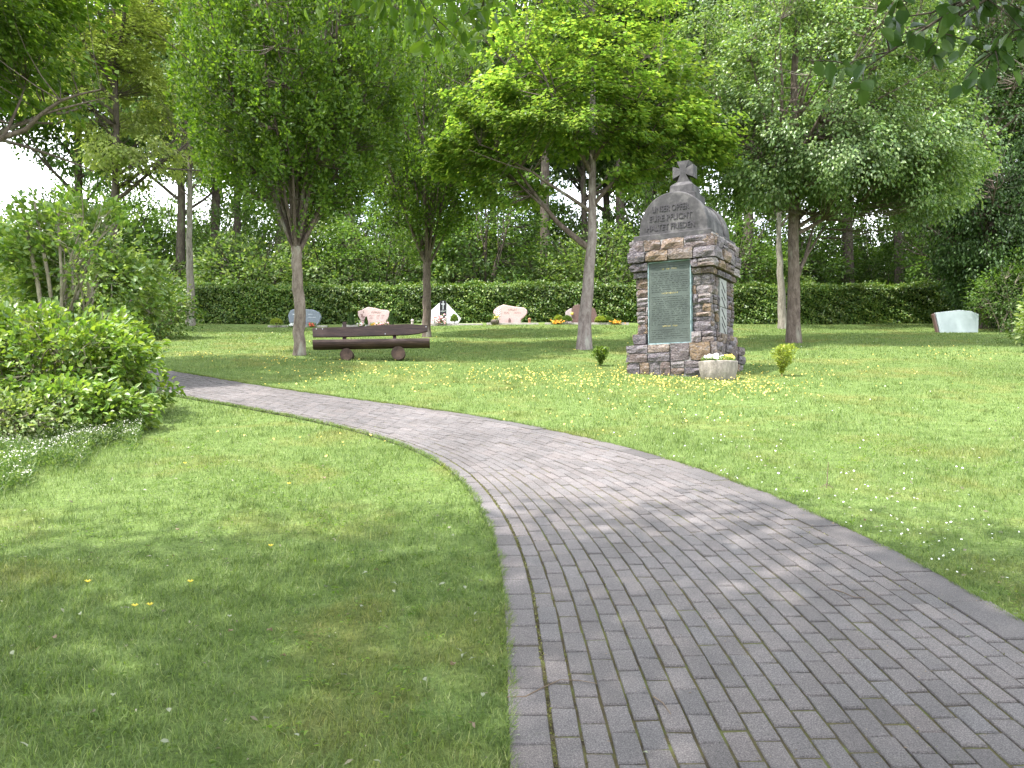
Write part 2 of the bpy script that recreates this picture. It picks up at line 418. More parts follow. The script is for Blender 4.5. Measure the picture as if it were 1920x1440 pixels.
# ------------------------------------------------------------------ foliage generators
def unit(a): return a / np.maximum(np.linalg.norm(a, axis=1, keepdims=True), 1e-9)
def leaves(name, P, D, N, L, W, mat, fold=0.18, rich=False):
    n = len(P)
    D = unit(D); S = unit(np.cross(D, N)); Nn = np.cross(S, D)
    L = np.asarray(L).reshape(-1, 1) * np.ones((n, 1)); W = np.asarray(W).reshape(-1, 1) * np.ones((n, 1))
    if not rich:
        V = np.empty((n, 4, 3))
        V[:, 0] = P
        V[:, 1] = P + D * L * 0.45 + S * W * 0.5 + Nn * W * fold
        V[:, 2] = P + D * L - Nn * L * 0.08
        V[:, 3] = P + D * L * 0.45 - S * W * 0.5 + Nn * W * fold
        b = np.arange(n)[:, None] * 4
        F = np.concatenate([b + np.array([[0, 1, 2]]), b + np.array([[0, 2, 3]])], 1).reshape(-1, 3)
        return mesh_np(name, V.reshape(-1, 3), F, mat)
    V = np.empty((n, 8, 3))
    V[:, 0] = P
    V[:, 1] = P + D * L * 0.22 + S * W * 0.36 + Nn * W * fold
    V[:, 2] = P + D * L * 0.55 + S * W * 0.5 + Nn * W * fold * 1.2
    V[:, 3] = P + D * L * 0.84 + S * W * 0.25
    V[:, 4] = P + D * L - Nn * L * 0.12
    V[:, 5] = P + D * L * 0.84 - S * W * 0.25
    V[:, 6] = P + D * L * 0.55 - S * W * 0.5 + Nn * W * fold * 1.2
    V[:, 7] = P + D * L * 0.22 - S * W * 0.36 + Nn * W * fold
    b = np.arange(n)[:, None] * 8
    F = np.concatenate([b + np.array([q]) for q in ([0, 1, 2], [0, 2, 3], [0, 3, 4], [0, 4, 5], [0, 5, 6], [0, 6, 7])], 1).reshape(-1, 3)
    return mesh_np(name, V.reshape(-1, 3), F, mat)

class Tubes:
    def __init__(s): s.V = []; s.F = []; s.n = 0
    def add(s, pts, rad, sides=6, wob=0.0):
        pts = np.asarray(pts, float); rad = np.asarray(rad, float); m = len(pts)
        T = np.gradient(pts, axis=0); T = unit(T)
        up = np.array([0.0, 0, 1]) if abs(T[0, 2]) < 0.9 else np.array([1.0, 0, 0])
        A = unit(np.cross(T, up[None])); B = np.cross(T, A)
        a = np.arange(sides) * 2 * math.pi / sides
        rr = rad[:, None] * (1 + (rng.uniform(-wob, wob, (m, sides)) if wob else 0))
        ring = pts[:, None] + A[:, None] * (np.cos(a)[None, :, None] * rr[..., None]) + B[:, None] * (np.sin(a)[None, :, None] * rr[..., None])
        s.V.append(ring.reshape(-1, 3))
        i = np.arange(m - 1)[:, None] * sides; k = np.arange(sides)[None]
        k2 = (k + 1) % sides
        F = np.stack([i + k, i + k2, i + k2 + sides, i + k + sides], -1).reshape(-1, 4) + s.n
        s.F.append(F); s.n += m * sides
    def mesh(s, name, mat): return mesh_np(name, np.concatenate(s.V), np.concatenate(s.F), mat, True)

def ell_sample(ells, n, shell=0.55):
    """ells: (cx,cy,cz, rx,ry,rz, weight)"""
    w = np.array([e[6] if len(e) > 6 else e[3] * e[4] * e[5] for e in ells]); w = w / w.sum()
    k = rng.choice(len(ells), n, p=w)
    d = unit(rng.normal(size=(n, 3)))
    r = rng.uniform(shell ** 3, 1, (n, 1)) ** (1 / 3)
    E = np.array([e[:6] for e in ells])[k]
    return E[:, :3] + d * r * E[:, 3:6]
def lumpy(P, s, ph=0.0):
    return (np.sin(P[:, 0] * s + ph) * np.sin(P[:, 1] * s * 1.1 + 1.7 + ph) * np.sin(P[:, 2] * s * 0.9 + 0.6 + ph)
            + 0.5 * np.sin(P[:, 0] * s * 2.1 + 2 + ph) * np.sin(P[:, 2] * s * 2.3 + ph) )
def bez(p0, p1, p2, n=9):
    t = np.linspace(0, 1, n)[:, None]
    return (1 - t) ** 2 * np.array(p0) + 2 * t * (1 - t) * np.array(p1) + t * t * np.array(p2)

def plant(name, loc, trunk, limbs, ells, nclus, nleaf, L, W, mats, style='bush', cr=0.3, trunk_r=None, gap=-0.25,
          lump=1.1, shell=0.5, twig_r=0.008, limb_r=(0.07, 0.012), trunk_sides=10, rich=False, twigs=True, part='trunk', wob=0.05, ph=0.0, flare=True):
    """one plant: trunk (its own mesh), branches, crown. trunk: list of points; limbs: list of (3 points)."""
    root = empty(name, loc)
    bark, leaf = mats
    bbark = M['barkB'] if bark in (M['barkH'], M['barkM'], M['barkG']) and not rich else bark
    nodes = []
    if trunk:
        tp = np.array(trunk, float)
        # resample and wobble
        t = np.linspace(0, 1, 14); seg = np.linspace(0, 1, len(tp))
        pts = np.stack([np.interp(t, seg, tp[:, i]) for i in range(3)], 1)
        pts[2:-1, :2] += rng.normal(0, 0.012, (11, 2))
        rad = np.interp(t, [0, 1], trunk_r)
        if flare: rad = rad * (1 + 0.35 * np.exp(-t * 22))
        T = Tubes(); T.add(pts, rad, trunk_sides, wob)
        link('trunk', T.mesh(name + '_trunk', bark), root)
        for p, r in zip(pts[6:], rad[6:]): nodes.append((*p, r))
    T = Tubes()
    for lb in limbs:
        r0 = lb[3] if len(lb) > 3 else limb_r[0]
        pts = bez(lb[0], lb[1], lb[2], 10)
        pts[1:] += rng.normal(0, 0.035, (9, 3)) * np.linspace(0.3, 1, 9)[:, None]
        rad = np.linspace(r0, limb_r[1], 10)
        T.add(pts, rad, 6, 0.06)
        for p, r in zip(pts[2:], rad[2:]): nodes.append((*p, r))
        # forks
        for q in range(2):
            i = random.randint(3, 7)
            d = (pts[9] - pts[i]); d = d + rng.normal(0, 0.28 * np.linalg.norm(d), 3)
            p2 = pts[i] + d * random.uniform(0.6, 1.0)
            f = bez(pts[i], (pts[i] + p2) / 2 + rng.normal(0, 0.1, 3), p2, 6)
            fr = np.linspace(rad[i] * 0.7, limb_r[1] * 0.8, 6)
            T.add(f, fr, 5)
            for p, r in zip(f[1:], fr[1:]): nodes.append((*p, r))
    Cc = ell_sample(ells, nclus * 3, shell)
    keep = lumpy(Cc, lump, ph) > gap
    Cc = Cc[keep][:nclus]
    if nodes:
        ND = np.array(nodes)
        if twigs:
            for c in Cc:
                d = ND[:, :3] - c
                dist = np.sqrt((d ** 2).sum(1)) + np.maximum(d[:, 2], 0) * 1.5
                j = int(dist.argmin()); p0 = ND[j, :3]
                mid = (p0 + c) / 2 + np.array([0, 0, -0.12 * dist[j]]) + rng.normal(0, 0.05, 3)
                T.add(bez(p0, mid, c, 4), np.linspace(min(ND[j, 3] * 0.6, twig_r * 1.8), twig_r * 0.4, 4), 3)
    if T.V: link('branches', T.mesh(name + '_branches', bbark), root)
    # leaves
    n = len(Cc)
    cen = np.repeat(Cc, nleaf, 0); m = len(cen)
    off = rng.normal(size=(m, 3)); off = unit(off) * rng.uniform(0.1, 1, (m, 1)) ** 0.6
    crr = np.asarray(cr, float) * np.ones(3)
    size = np.repeat(rng.uniform(0.65, 1.35, (n, 1)), nleaf, 0)
    off = off * crr * size
    P = cen + off
    mid = np.mean(np.array([e[:3] for e in ells]), 0)
    outw = unit(P - mid)
    if style == 'fan':       # upswept
        D = unit(off * [1, 1, 0.4] + 0.5 * outw * 0.15) * 0.9 + np.array([0, 0, 0.75]) + rng.normal(0, 0.45, (m, 3))
        N = rng.normal(0, 0.6, (m, 3)) + outw * 0.6 + np.array([0, 0, 0.6])
    elif style == 'layer':   # flat drooping sprays
        D = unit(off + 0.5 * outw) + rng.normal(0, 0.35, (m, 3)); D[:, 2] = D[:, 2] * 0.4 - 0.3
        N = rng.normal(0, 0.33, (m, 3)) + np.array([0, 0, 1.0]) + outw * 0.2
    elif style == 'droop':
        D = unit(off + 0.4 * outw) * 0.8 + rng.normal(0, 0.4, (m, 3)); D[:, 2] -= 0.55
        N = rng.normal(0, 0.5, (m, 3)) + outw * 0.7 + np.array([0, 0, 0.6])
    else:
        D = unit(off + 0.6 * outw) + rng.normal(0, 0.45, (m, 3))
        N = rng.normal(0, 0.5, (m, 3)) + np.array([0, 0, 0.9]) + outw * 0.4
    Ls = L * rng.uniform(0.6, 1.2, m); Ws = W * rng.uniform(0.7, 1.15, m)
    link('crown', leaves(name + '_crown', P, D, N, Ls, Ws, leaf, rich=rich), root)
    return root

# ================================================================== GROUND
def grid_sheet(name, x0, x1, y0, y1, step, mat):
    xs = np.arange(x0, x1 + 1e-6, step); ys = np.arange(y0, y1 + 1e-6, step)
    X, Y = np.meshgrid(xs, ys); Z = ground(X, Y)
    nx, ny = len(xs), len(ys)
    i = (np.arange(ny - 1)[:, None] * nx + np.arange(nx - 1)[None]).reshape(-1, 1)
    F = np.concatenate([i, i + 1, i + nx + 1, i + nx], 1)
    return mesh_np(name, np.stack([X, Y, Z], -1).reshape(-1, 3), F, mat, True)
# one sheet: fine cells near, stretched cells to the horizon
xs = np.concatenate([-np.geomspace(40, 600, 14)[::-1], np.arange(-39, 40, 0.75), np.geomspace(40, 600, 14)])
ys = np.concatenate([-np.geomspace(10, 300, 10)[::-1], np.arange(-9, 60, 0.5), np.geomspace(61, 900, 16)])
X, Y = np.meshgrid(xs, ys); Z = ground(X, Y)
nx, ny = len(xs), len(ys)
ii = (np.arange(ny - 1)[:, None] * nx + np.arange(nx - 1)[None]).reshape(-1, 1)
o = link('lawn', mesh_np('lawn', np.stack([X, Y, Z], -1).reshape(-1, 3), np.concatenate([ii, ii + 1, ii + nx + 1, ii + nx], 1), M['lawn'], True))
tag(o, kind='structure')

# ---- path: measured left and right edges, both running away from the camera
Lpix = [(950, 1440), (946, 1250), (941, 1100), (922, 1010), (895, 950), (860, 900), (812, 863), (740, 832), (650, 806), (560, 786), (450, 765), (330, 745)]
Rpix = [(1920, 1165), (1700, 1046), (1500, 950), (1380, 903), (1270, 865), (1140, 833), (1000, 800), (880, 780), (760, 763), (600, 742), (440, 718), (290, 694)]
def curve_from(pix, pre, post):
    P = [pre] + [G(*p) for p in pix] + post
    return np.array(P)
Lc = curve_from(Lpix, (0.02, 0.6), []); Rc = curve_from(Rpix, (2.55, 0.6), [])
Ld = Lc[-1] - Lc[-4]; Ld = Ld / np.linalg.norm(Ld)
Lc = np.vstack([Lc, Lc[-1] + Ld * 2.5, Lc[-1] + Ld * 6 + np.array([0, 0.6]), Lc[-1] + Ld * 11 + np.array([0, 2.0])])
Rd = Rc[-1] - Rc[-4]; Rd = Rd / np.linalg.norm(Rd)
Rc = np.vstack([Rc, Rc[-1] + Rd * 2.5, Rc[-1] + Rd * 6 + np.array([0, 0.6]), Rc[-1] + Rd * 11 + np.array([0, 2.0])])
def smooth_curve(P, n=400):
    for _ in range(4):   # Chaikin
        Q = [P[0]]
        for a, b in zip(P[:-1], P[1:]): Q += [a * 0.75 + b * 0.25, a * 0.25 + b * 0.75]
        P = np.array(Q + [P[-1]])
    s = np.concatenate([[0], np.cumsum(np.linalg.norm(np.diff(P, axis=0), axis=1))])
    t = np.linspace(0, s[-1], n)
    return np.stack([np.interp(t, s, P[:, 0]), np.interp(t, s, P[:, 1])], 1)
Lc = smooth_curve(Lc)
Rr = smooth_curve(Rc, 1200)
# pair each left point with the nearest right point, kept in order
pair = []
k = 0
for i, p in enumerate(Lc):
    t = Lc[min(i + 1, len(Lc) - 1)] - Lc[max(i - 1, 0)]; t = t / np.linalg.norm(t)
    nrm = np.array([t[1], -t[0]])
    d = Rr - p
    along = np.abs(d @ t) + np.where(d @ nrm < 0, 50, 0)
    j = int(along.argmin()); k = max(k, j)
    pair.append(Rr[k])
pair = np.array(pair)
ker = np.hanning(41); ker /= ker.sum()
pad = np.vstack([np.repeat(pair[:1], 20, 0), pair, np.repeat(pair[-1:], 20, 0)])
pair = np.stack([np.convolve(pad[:, i], ker, 'valid') for i in range(2)], 1)
def course_curve(u): return Lc * (1 - u) + pair * u

def path_mask(x, y, marg=0.0):
    """True inside the path"""
    poly = np.vstack([Lc, pair[::-1]])
    inside = np.zeros(len(x), bool)
    px, py = poly[:, 0], poly[:, 1]
    j = len(poly) - 1
    for i in range(len(poly)):
        c = ((py[i] > y) != (py[j] > y))
        if c.any():
            xi = (px[j] - px[i]) * (y - py[i]) / (py[j] - py[i] + 1e-12) + px[i]
            inside ^= c & (x < xi)
        j = i
    return inside

# bed of the path
nS = len(Lc); nU = 9
us = np.linspace(0.003, 0.997, nU)
V = np.concatenate([course_curve(u) for u in us])
V3 = np.stack([V[:, 0], V[:, 1], ground(V[:, 0], V[:, 1]) + 0.0135], 1)
a = (np.arange(nU - 1)[:, None] * nS + np.arange(nS - 1)[None]).reshape(-1, 1)
path = link('path', mesh_np('path_bed', V3, np.concatenate([a, a + nS, a + nS + 1, a + 1], 1), M['joint'], True))
tag(path, kind='structure')

wid = float(np.linalg.norm(Lc[60] - pair[60]))
cols = [0.0, 0.160 / wid]                               # wide kerb course, then running courses
ncourse = 21
inner1 = 1 - 0.225 / wid
cols += [cols[1] + (inner1 - cols[1]) * (i + 1) / ncourse for i in range(ncourse)] + [1.0]
blocks = []
for ci in range(len(cols) - 1):
    u0, u1 = cols[ci], cols[ci + 1]
    cm = course_curve((u0 + u1) / 2)
    s = np.concatenate([[0], np.cumsum(np.linalg.norm(np.diff(cm, axis=0), axis=1))])
    edge = ci in (0, len(cols) - 2)
    step = 0.200 if not edge else (0.205 if ci == 0 else 0.45)
    off = (ci % 2) * step / 2 + random.uniform(-0.02, 0.02)
    c0 = course_curve(u0); c1 = course_curve(u1)
    tt = -off
    while tt < s[-1]:
        t0 = max(tt, 0); t1 = min(tt + step, s[-1]); tt += step
        if t1 - t0 < 0.04: continue
        def at(cv, t): return np.array([np.interp(t, s, cv[:, 0]), np.interp(t, s, cv[:, 1])])
        A, B, Cq, Dq = at(c0, t0), at(c1, t0), at(c1, t1), at(c0, t1)
        cen = (A + B + Cq + Dq) / 4
        blocks.append((cen, A, B, Cq, Dq, ci))
blocks = [b for b in blocks if b[0][1] > 1.2 and b[0][0] > -16]
def inview(b):
    x, y = b[0]
    return (y > 2.55 and abs(x) < 0.60 * y + 0.15)
def block_geo(b):
    cen, A, B, Cq, Dq, ci = b
    gl, gw = 0.0052, (0.0050 if ci > 0 else 0.0115)
    q = []
    ax = (Dq - A); ax = ax / np.linalg.norm(ax); bx = (B - A); bx = bx / np.linalg.norm(bx)
    j = np.random.default_rng(int(abs(cen[0] * 9173 + cen[1] * 7129)) % 100000)
    for P, sa, sb in ((A, 1, 1), (B, 1, -1), (Cq, -1, -1), (Dq, -1, 1)):
        q.append(P + ax * gl * sa + bx * gw * sb + j.normal(0, 0.0012, 2))
    dz = j.normal(0, 0.0018); tilt = j.normal(0, 0.0012, 4)
    base = [(p[0], p[1], gz(*p) - 0.03) for p in q]
    shoulder = [(p[0], p[1], gz(*p) + 0.016 + dz + tilt[i]) for i, p in enumerate(q)]
    top = []
    for i, p in enumerate(q):
        c = p + (cen - p) / np.linalg.norm(cen - p) * 0.006
        top.append((c[0], c[1], gz(*c) + 0.0205 + dz + tilt[i]))
    vs = base + shoulder + top
    fs = []
    for r in (0, 4):
        for i in range(4): fs.append((r + i, r + (i + 1) % 4, r + 4 + (i + 1) % 4, r + 4 + i))
    fs.append((8, 9, 10, 11))
    if ((q[1][0] - q[0][0]) * (q[2][1] - q[0][1]) - (q[1][1] - q[0][1]) * (q[2][0] - q[0][0])) < 0:
        fs = [f[::-1] for f in fs]
    v = 1.0 + j.normal(0, 0.055); w = j.normal(0, 0.014)
    if ci == len(cols) - 2: v *= 0.80
    if j.random() < 0.07: v *= 0.84
    return vs, fs, (v * (1 + w), v, v * (1 - w * 0.6))
def tint(me, cols_):
    ca = me.color_attributes.new('tint', 'FLOAT_COLOR', 'POINT')
    arr = np.ones((len(cols_), 4), np.float32); arr[:, :3] = cols_
    ca.data.foreach_set('color', arr.ravel())
vis = sorted([b for b in blocks if inview(b)], key=lambda b: b[0][1])
ids = {id(b) for b in vis[:300]}
for b in vis[:300]:
    vs, fs, t = block_geo(b)
    me = bpy.data.meshes.new('paver'); me.from_pydata(vs, [], fs); me.update(); me.materials.append(M['paver'])
    tint(me, [t] * len(vs))
    link('paver', me, path)
mb = MB(); tl = []
for b in blocks:
    if id(b) in ids: continue
    vs, fs, t = block_geo(b); mb.add(vs, fs); tl += [t] * len(vs)
o = mb.build('pavers', M['paver'], path); tint(o.data, tl); o['kind'] = 'stuff'

# moss, soil crumbs and tiny weeds in the joints beside the kerb course
P = []
for u, dens in ((cols[1] - 0.002, 3000), (cols[1] + 0.001, 2600), (cols[2], 500), (cols[-2], 1800), (cols[-3], 700), (cols[-4], 500), (cols[5], 300), (cols[4], 300), (cols[7], 200), (cols[10], 200), (cols[14], 200), (cols[-6], 300), (0.006, 800), (0.992, 1500)):
    cv = course_curve(u); idx = rng.integers(0, 330, dens); P.append(cv[idx] + rng.normal(0, 0.004, (dens, 2)) + (cv[np.minimum(idx + 1, 399)] - cv[idx]) * rng.uniform(0, 1, (dens, 1)))
P = np.concatenate(P); n = len(P)
P3 = np.stack([P[:, 0], P[:, 1], ground(P[:, 0], P[:, 1]) + 0.014], 1)
D = rng.normal(0, 1, (n, 3)); D[:, 2] = np.abs(D[:, 2]) * 0.6 + 0.1
o = link('moss', leaves('joint_moss', P3, D, rng.normal(0, 1, (n, 3)) + [0, 0, 1], rng.uniform(0.005, 0.018, n), rng.uniform(0.003, 0.007, n), M['jointmoss']), path)
o['kind'] = 'stuff'

# ================================================================== GRASS
MON = np.array(G(1287, 694)); MON_ROT = R(-30)
def blades(n, y0, y1, h, w, tris, xspread=0.68, base=None):
    y = np.sqrt(rng.uniform(y0 ** 2, y1 ** 2, n)); x = rng.uniform(-1, 1, n) * (xspread * y + 0.5)
    ok = ~path_mask(x, y)
    # monument footprint
    c, s_ = math.cos(-MON_ROT), math.sin(-MON_ROT)
    dx, dy = x - MON[0], y - MON[1]
    lx, ly = dx * c - dy * s_, dx * s_ + dy * c
    ok &= ~((np.abs(lx) < 0.8) & (np.abs(ly) < 0.8))
    ok &= ~((y > 29.7) & (x > -10.0) & (x < 6.5))
    x, y = x[ok], y[ok]; n = len(x)
    hh = h * rng.uniform(0.45, 1.25, n) * (1 + 0.35 * np.sin(x * 2.3 + 1.2 * np.sin(y * 1.7)) * np.sin(y * 2.1 + np.sin(x * 3.1)))
    hh *= np.where(rng.random(n) < 0.01, 1.9, 1)
    a = rng.uniform(0, 2 * math.pi, n); lean = rng.uniform(0.1, 1.0, n)
    P = np.stack([x, y, ground(x, y) - 0.004], 1)
    dirn = np.stack([np.cos(a) * lean, np.sin(a) * lean, np.ones(n)], 1); dirn = unit(dirn)
    b = a + rng.uniform(-1, 1, n); S = np.stack([-np.sin(b), np.cos(b), np.zeros(n)], 1)
    ww = (w * rng.uniform(0.6, 1.3, n))[:, None]; hh = hh[:, None]
    if tris == 1:
        V = np.stack([P - S * ww / 2, P + S * ww / 2, P + dirn * hh], 1)
        F = (np.arange(n)[:, None] * 3 + np.array([[0, 1, 2]]))
        return V.reshape(-1, 3), F
    bend = np.stack([np.cos(a), np.sin(a), np.zeros(n)], 1) * hh * (lean[:, None] * 0.45)
    m1 = P + dirn * hh * 0.5
    tip = P + dirn * hh + bend - np.array([0, 0, 1]) * hh * 0.12 * lean[:, None]
    V = np.stack([P - S * ww / 2, P + S * ww / 2, m1 + S * ww * 0.42, m1 - S * ww * 0.42, tip], 1)
    F = (np.arange(n)[:, None, None] * 5 + np.array([[0, 1, 2], [0, 2, 3], [3, 2, 4]])[None]).reshape(-1, 3)
    return V.reshape(-1, 3), F
VV = []; FF = []; nn = 0
for args in ((150000, 1.9, 5.2, 0.042, 0.0034, 3), (150000, 5.2, 9.5, 0.042, 0.005, 1), (200000, 9.5, 17, 0.042, 0.008, 1), (230000, 17, 31.8, 0.045, 0.015, 1)):
    V, F = blades(*args); VV.append(V); FF.append(F + nn); nn += len(V)
def edge_blades(curve, inward, n):
    i = rng.integers(0, 398, n); f = rng.random((n, 1))
    p = curve[i] * (1 - f) + curve[i + 1] * f
    tdir = unit(curve[i + 1] - curve[i]); nr = np.stack([tdir[:, 1], -tdir[:, 0]], 1) * inward
    reach = 0.022 + 0.02 * np.sin(i * 0.9 + np.sin(i * 0.37) * 2)
    p = p + nr * (rng.uniform(-0.06, 1, (n, 1)) * np.abs(reach)[:, None])
    z = ground(p[:, 0], p[:, 1]); P = np.stack([p[:, 0], p[:, 1], z + 0.012], 1)
    d = unit(np.stack([nr[:, 0] * 0.5 + rng.normal(0, 0.5, n), nr[:, 1] * 0.5 + rng.normal(0, 0.5, n), rng.uniform(0.25, 1.2, n)], 1))
    S = unit(np.cross(d, rng.normal(0, 1, (n, 3)))); dist = np.clip(p[:, 1], 3, 14)[:, None]
    w = 0.0034 * np.maximum(dist / 5, 1) * rng.uniform(0.6, 1.2, (n, 1)); h = rng.uniform(0.018, 0.05, (n, 1))
    V = np.stack([P - S * w / 2, P + S * w / 2, P + d * h], 1)
    return V.reshape(-1, 3), np.arange(n)[:, None] * 3 + np.array([[0, 1, 2]])
for cv, inw in ((Lc, 1), (pair, -1)):
    V, F = edge_blades(cv, inw, 26000); VV.append(V); FF.append(F + nn); nn += len(V)
# taller tufts of coarser grass
tx0, ty0 = [], []
for _ in range(420):
    yy = 2.3 + 12 * random.random() ** 1.3; xx = random.uniform(-1, 1) * (0.62 * yy + 0.3); tx0.append(xx); ty0.append(yy)
tx0 = np.repeat(tx0, 34); ty0 = np.repeat(ty0, 34); n = len(tx0)
tx0 = tx0 + rng.normal(0, 0.035, n); ty0 = ty0 + rng.normal(0, 0.035, n); okk = ~path_mask(tx0, ty0); tx0, ty0 = tx0[okk], ty0[okk]; n = len(tx0)
P = np.stack([tx0, ty0, ground(tx0, ty0)], 1); d = unit(rng.normal(0, 0.5, (n, 3)) + [0, 0, 1.0]); S = unit(np.cross(d, rng.normal(0, 1, (n, 3))))
w = 0.0042 * np.maximum(ty0[:, None] / 7, 1); h = rng.uniform(0.035, 0.085, (n, 1))
VV.append(np.stack([P - S * w / 2, P + S * w / 2, P + d * h], 1).reshape(-1, 3)); FF.append(np.arange(n)[:, None] * 3 + np.array([[0, 1, 2]]) + nn); nn += 3 * n
o = link('grass', mesh_np('grass', np.concatenate(VV), np.concatenate(FF), M['grass']))
tag(o, 'short mown green and yellowish grass covering the lawn', 'grass', kind='stuff')

# broad-leaved weeds (clover, plantain, daisies' rosettes) low among the near grass
def scatter(n, y0, y1, spread=0.65):
    y = np.sqrt(rng.uniform(y0 ** 2, y1 ** 2, n)); x = rng.uniform(-1, 1, n) * (spread * y + 0.4)
    ok = ~path_mask(x, y); return x[ok], y[ok]
x, y = scatter(1500, 2.2, 9)
keep = (np.sin(x * 1.9 + 2) * np.sin(y * 1.6 + 0.5) > -0.1) | (np.abs(x + 0.5) < 0.5)
x, y = x[keep], y[keep]
k = 9
cx = np.repeat(x, k); cy = np.repeat(y, k); n = len(cx)
cx = cx + rng.normal(0, 0.034, n); cy = cy + rng.normal(0, 0.034, n)
P = np.stack([cx, cy, ground(cx, cy) + rng.uniform(0.012, 0.035, n)], 1)
D = rng.normal(0, 1, (n, 3)); D[:, 2] = rng.uniform(0, 0.5, n)
o = link('lawn_weeds', leaves('lawn_weeds', P, D, np.array([0, 0, 1.0]) + rng.normal(0, 0.25, (n, 3)), rng.uniform(0.010, 0.026, n), rng.uniform(0.008, 0.015, n), M['leafH'], rich=True))
tag(o, 'low clover and broad leaved weeds growing in the near lawn', 'weeds', kind='stuff')

# bits of dead leaf and straw between the blades
x, y = scatter(2600, 2.0, 10)
n = len(x); P = np.stack([x, y, ground(x, y) + rng.uniform(0.008, 0.032, n)], 1)
D = rng.normal(0, 1, (n, 3)); D[:, 2] *= 0.3
big = rng.random(n) < 0.12
o = link('lawn_litter', leaves('lawn_litter', P, D, np.array([0, -0.3, 1.0]) + rng.normal(0, 0.5, (n, 3)), np.where(big, rng.uniform(0.025, 0.04, n), rng.uniform(0.008, 0.022, n)), np.where(big, rng.uniform(0.010, 0.018, n), rng.uniform(0.003, 0.008, n)), M['deadmix']))
tag(o, 'dry straw and leaf crumbs lying between the grass blades near the camera', 'litter', kind='stuff')

# ================================================================== SMALL FLOWERS ON THE LAWN
def discs(name, x, y, h, r, mat, parent=None, tilt=0.5, petals=5):
    n = len(x)
    z = ground(x, y) + h
    cen = np.stack([x, y, z], 1)
    N = unit(np.stack([rng.normal(0, tilt, n), rng.normal(-0.25, tilt, n), np.ones(n)], 1))
    A = unit(np.cross(N, np.array([[0.3, 1.0, 0.1]]))); B = np.cross(N, A)
    V = [cen - N * 0.15 * r[:, None]]
    for k in range(petals):
        a = 2 * math.pi * k / petals
        V.append(cen + (A * math.cos(a) + B * math.sin(a)) * r[:, None] * (0.8 + 0.4 * rng.random((n, 1))))
    V = np.stack(V, 1)
    F = np.array([[0, 1 + k, 1 + (k + 1) % petals] for k in range(petals)])
    F = (np.arange(n)[:, None, None] * (petals + 1) + F[None]).reshape(-1, 3)
    return mesh_np(name, V.reshape(-1, 3), F, mat)
def hot(spots):
    X_, Y_ = [], []
    for px, py, sx, sy, n in spots:
        qx = rng.normal(px, sx, n); qy = np.minimum(rng.normal(py, sy, n), 2000)
        for a_, b_ in zip(qx, qy):
            if b_ < 622: continue
            g = G(a_, b_); X_.append(g[0]); Y_.append(g[1])
    x = np.array(X_); y = np.array(Y_); ok = ~path_mask(x, y)
    c, s_ = math.cos(-MON_ROT), math.sin(-MON_ROT)
    dx, dy = x - MON[0], y - MON[1]
    ok &= ~((np.abs(dx * c - dy * s_) < 0.82) & (np.abs(dx * s_ + dy * c) < 0.82))
    return x[ok], y[ok]
x, y = hot([(1230, 716, 110, 10, 420), (1390, 725, 70, 12, 260), (1060, 705, 90, 10, 200), (960, 705, 60, 9, 90), (870, 695, 70, 8, 70), (1150, 745, 170, 22, 160),
            (545, 680, 45, 7, 60), (380, 672, 30, 5, 30), (700, 700, 90, 10, 120), (610, 705, 60, 7, 40), (1060, 652, 25, 6, 16), (1780, 668, 60, 12, 46), (1500, 700, 90, 14, 60),
            (1250, 790, 120, 14, 40), (780, 640, 200, 12, 50), (1650, 690, 130, 20, 40), (600, 830, 90, 10, 14), (760, 720, 120, 10, 50), (1190, 690, 15, 5, 24)])
o = link('yellow_flowers', discs('yellow_flowers', x, y, rng.uniform(0.03, 0.06, len(x)), rng.uniform(0.009, 0.016, len(x)), M['petalYp']))
tag(o, 'small yellow blossoms strewn over the lawn around the stone monument', 'flowers', kind='stuff')
x, y = hot([(1600, 930, 150, 45, 90), (1300, 860, 140, 30, 60), (1750, 1030, 90, 60, 50), (1450, 780, 250, 40, 60), (700, 625, 180, 6, 40), (1500, 640, 200, 10, 40), (400, 640, 50, 12, 18)])
o = link('daisies', discs('daisies', x, y, rng.uniform(0.03, 0.05, len(x)), rng.uniform(0.005, 0.009, len(x)), M['petalW'], petals=6))
tag(o, 'small white daisies scattered over the lawn right of the path', 'flowers', kind='stuff')

# buttercups in the near left lawn: each one countable
def flower(px, py, label):
    gx, gy = G(px, py); z = gz(gx, gy)
    t = empty('buttercup', (gx, gy, z)); tag(t, label, 'flower', 'single yellow flowers in the near lawn')
    T = Tubes(); T.add([(0, 0, 0), (0.004, 0, 0.03), (0.008, -0.003, 0.06)], [0.0016, 0.0014, 0.0012], 5); link('stem', T.mesh('flower_stem', M['leafS2']), t)
    mbq = MB()
    for k in range(6):
        a = k * math.pi / 3; c, s_ = math.cos(a), math.sin(a); c2, s2 = math.cos(a + 0.8), math.sin(a + 0.8)
        mbq.add([(0.008, -0.003, 0.058), (0.008 + 0.014 * c, -0.003 + 0.014 * s_, 0.066), (0.008 + 0.018 * math.cos(a + 0.4), -0.003 + 0.018 * math.sin(a + 0.4), 0.070), (0.008 + 0.014 * c2, -0.003 + 0.014 * s2, 0.066)], [(0, 1, 2, 3)])
    mbq.build('petals', M['petalY'], t)
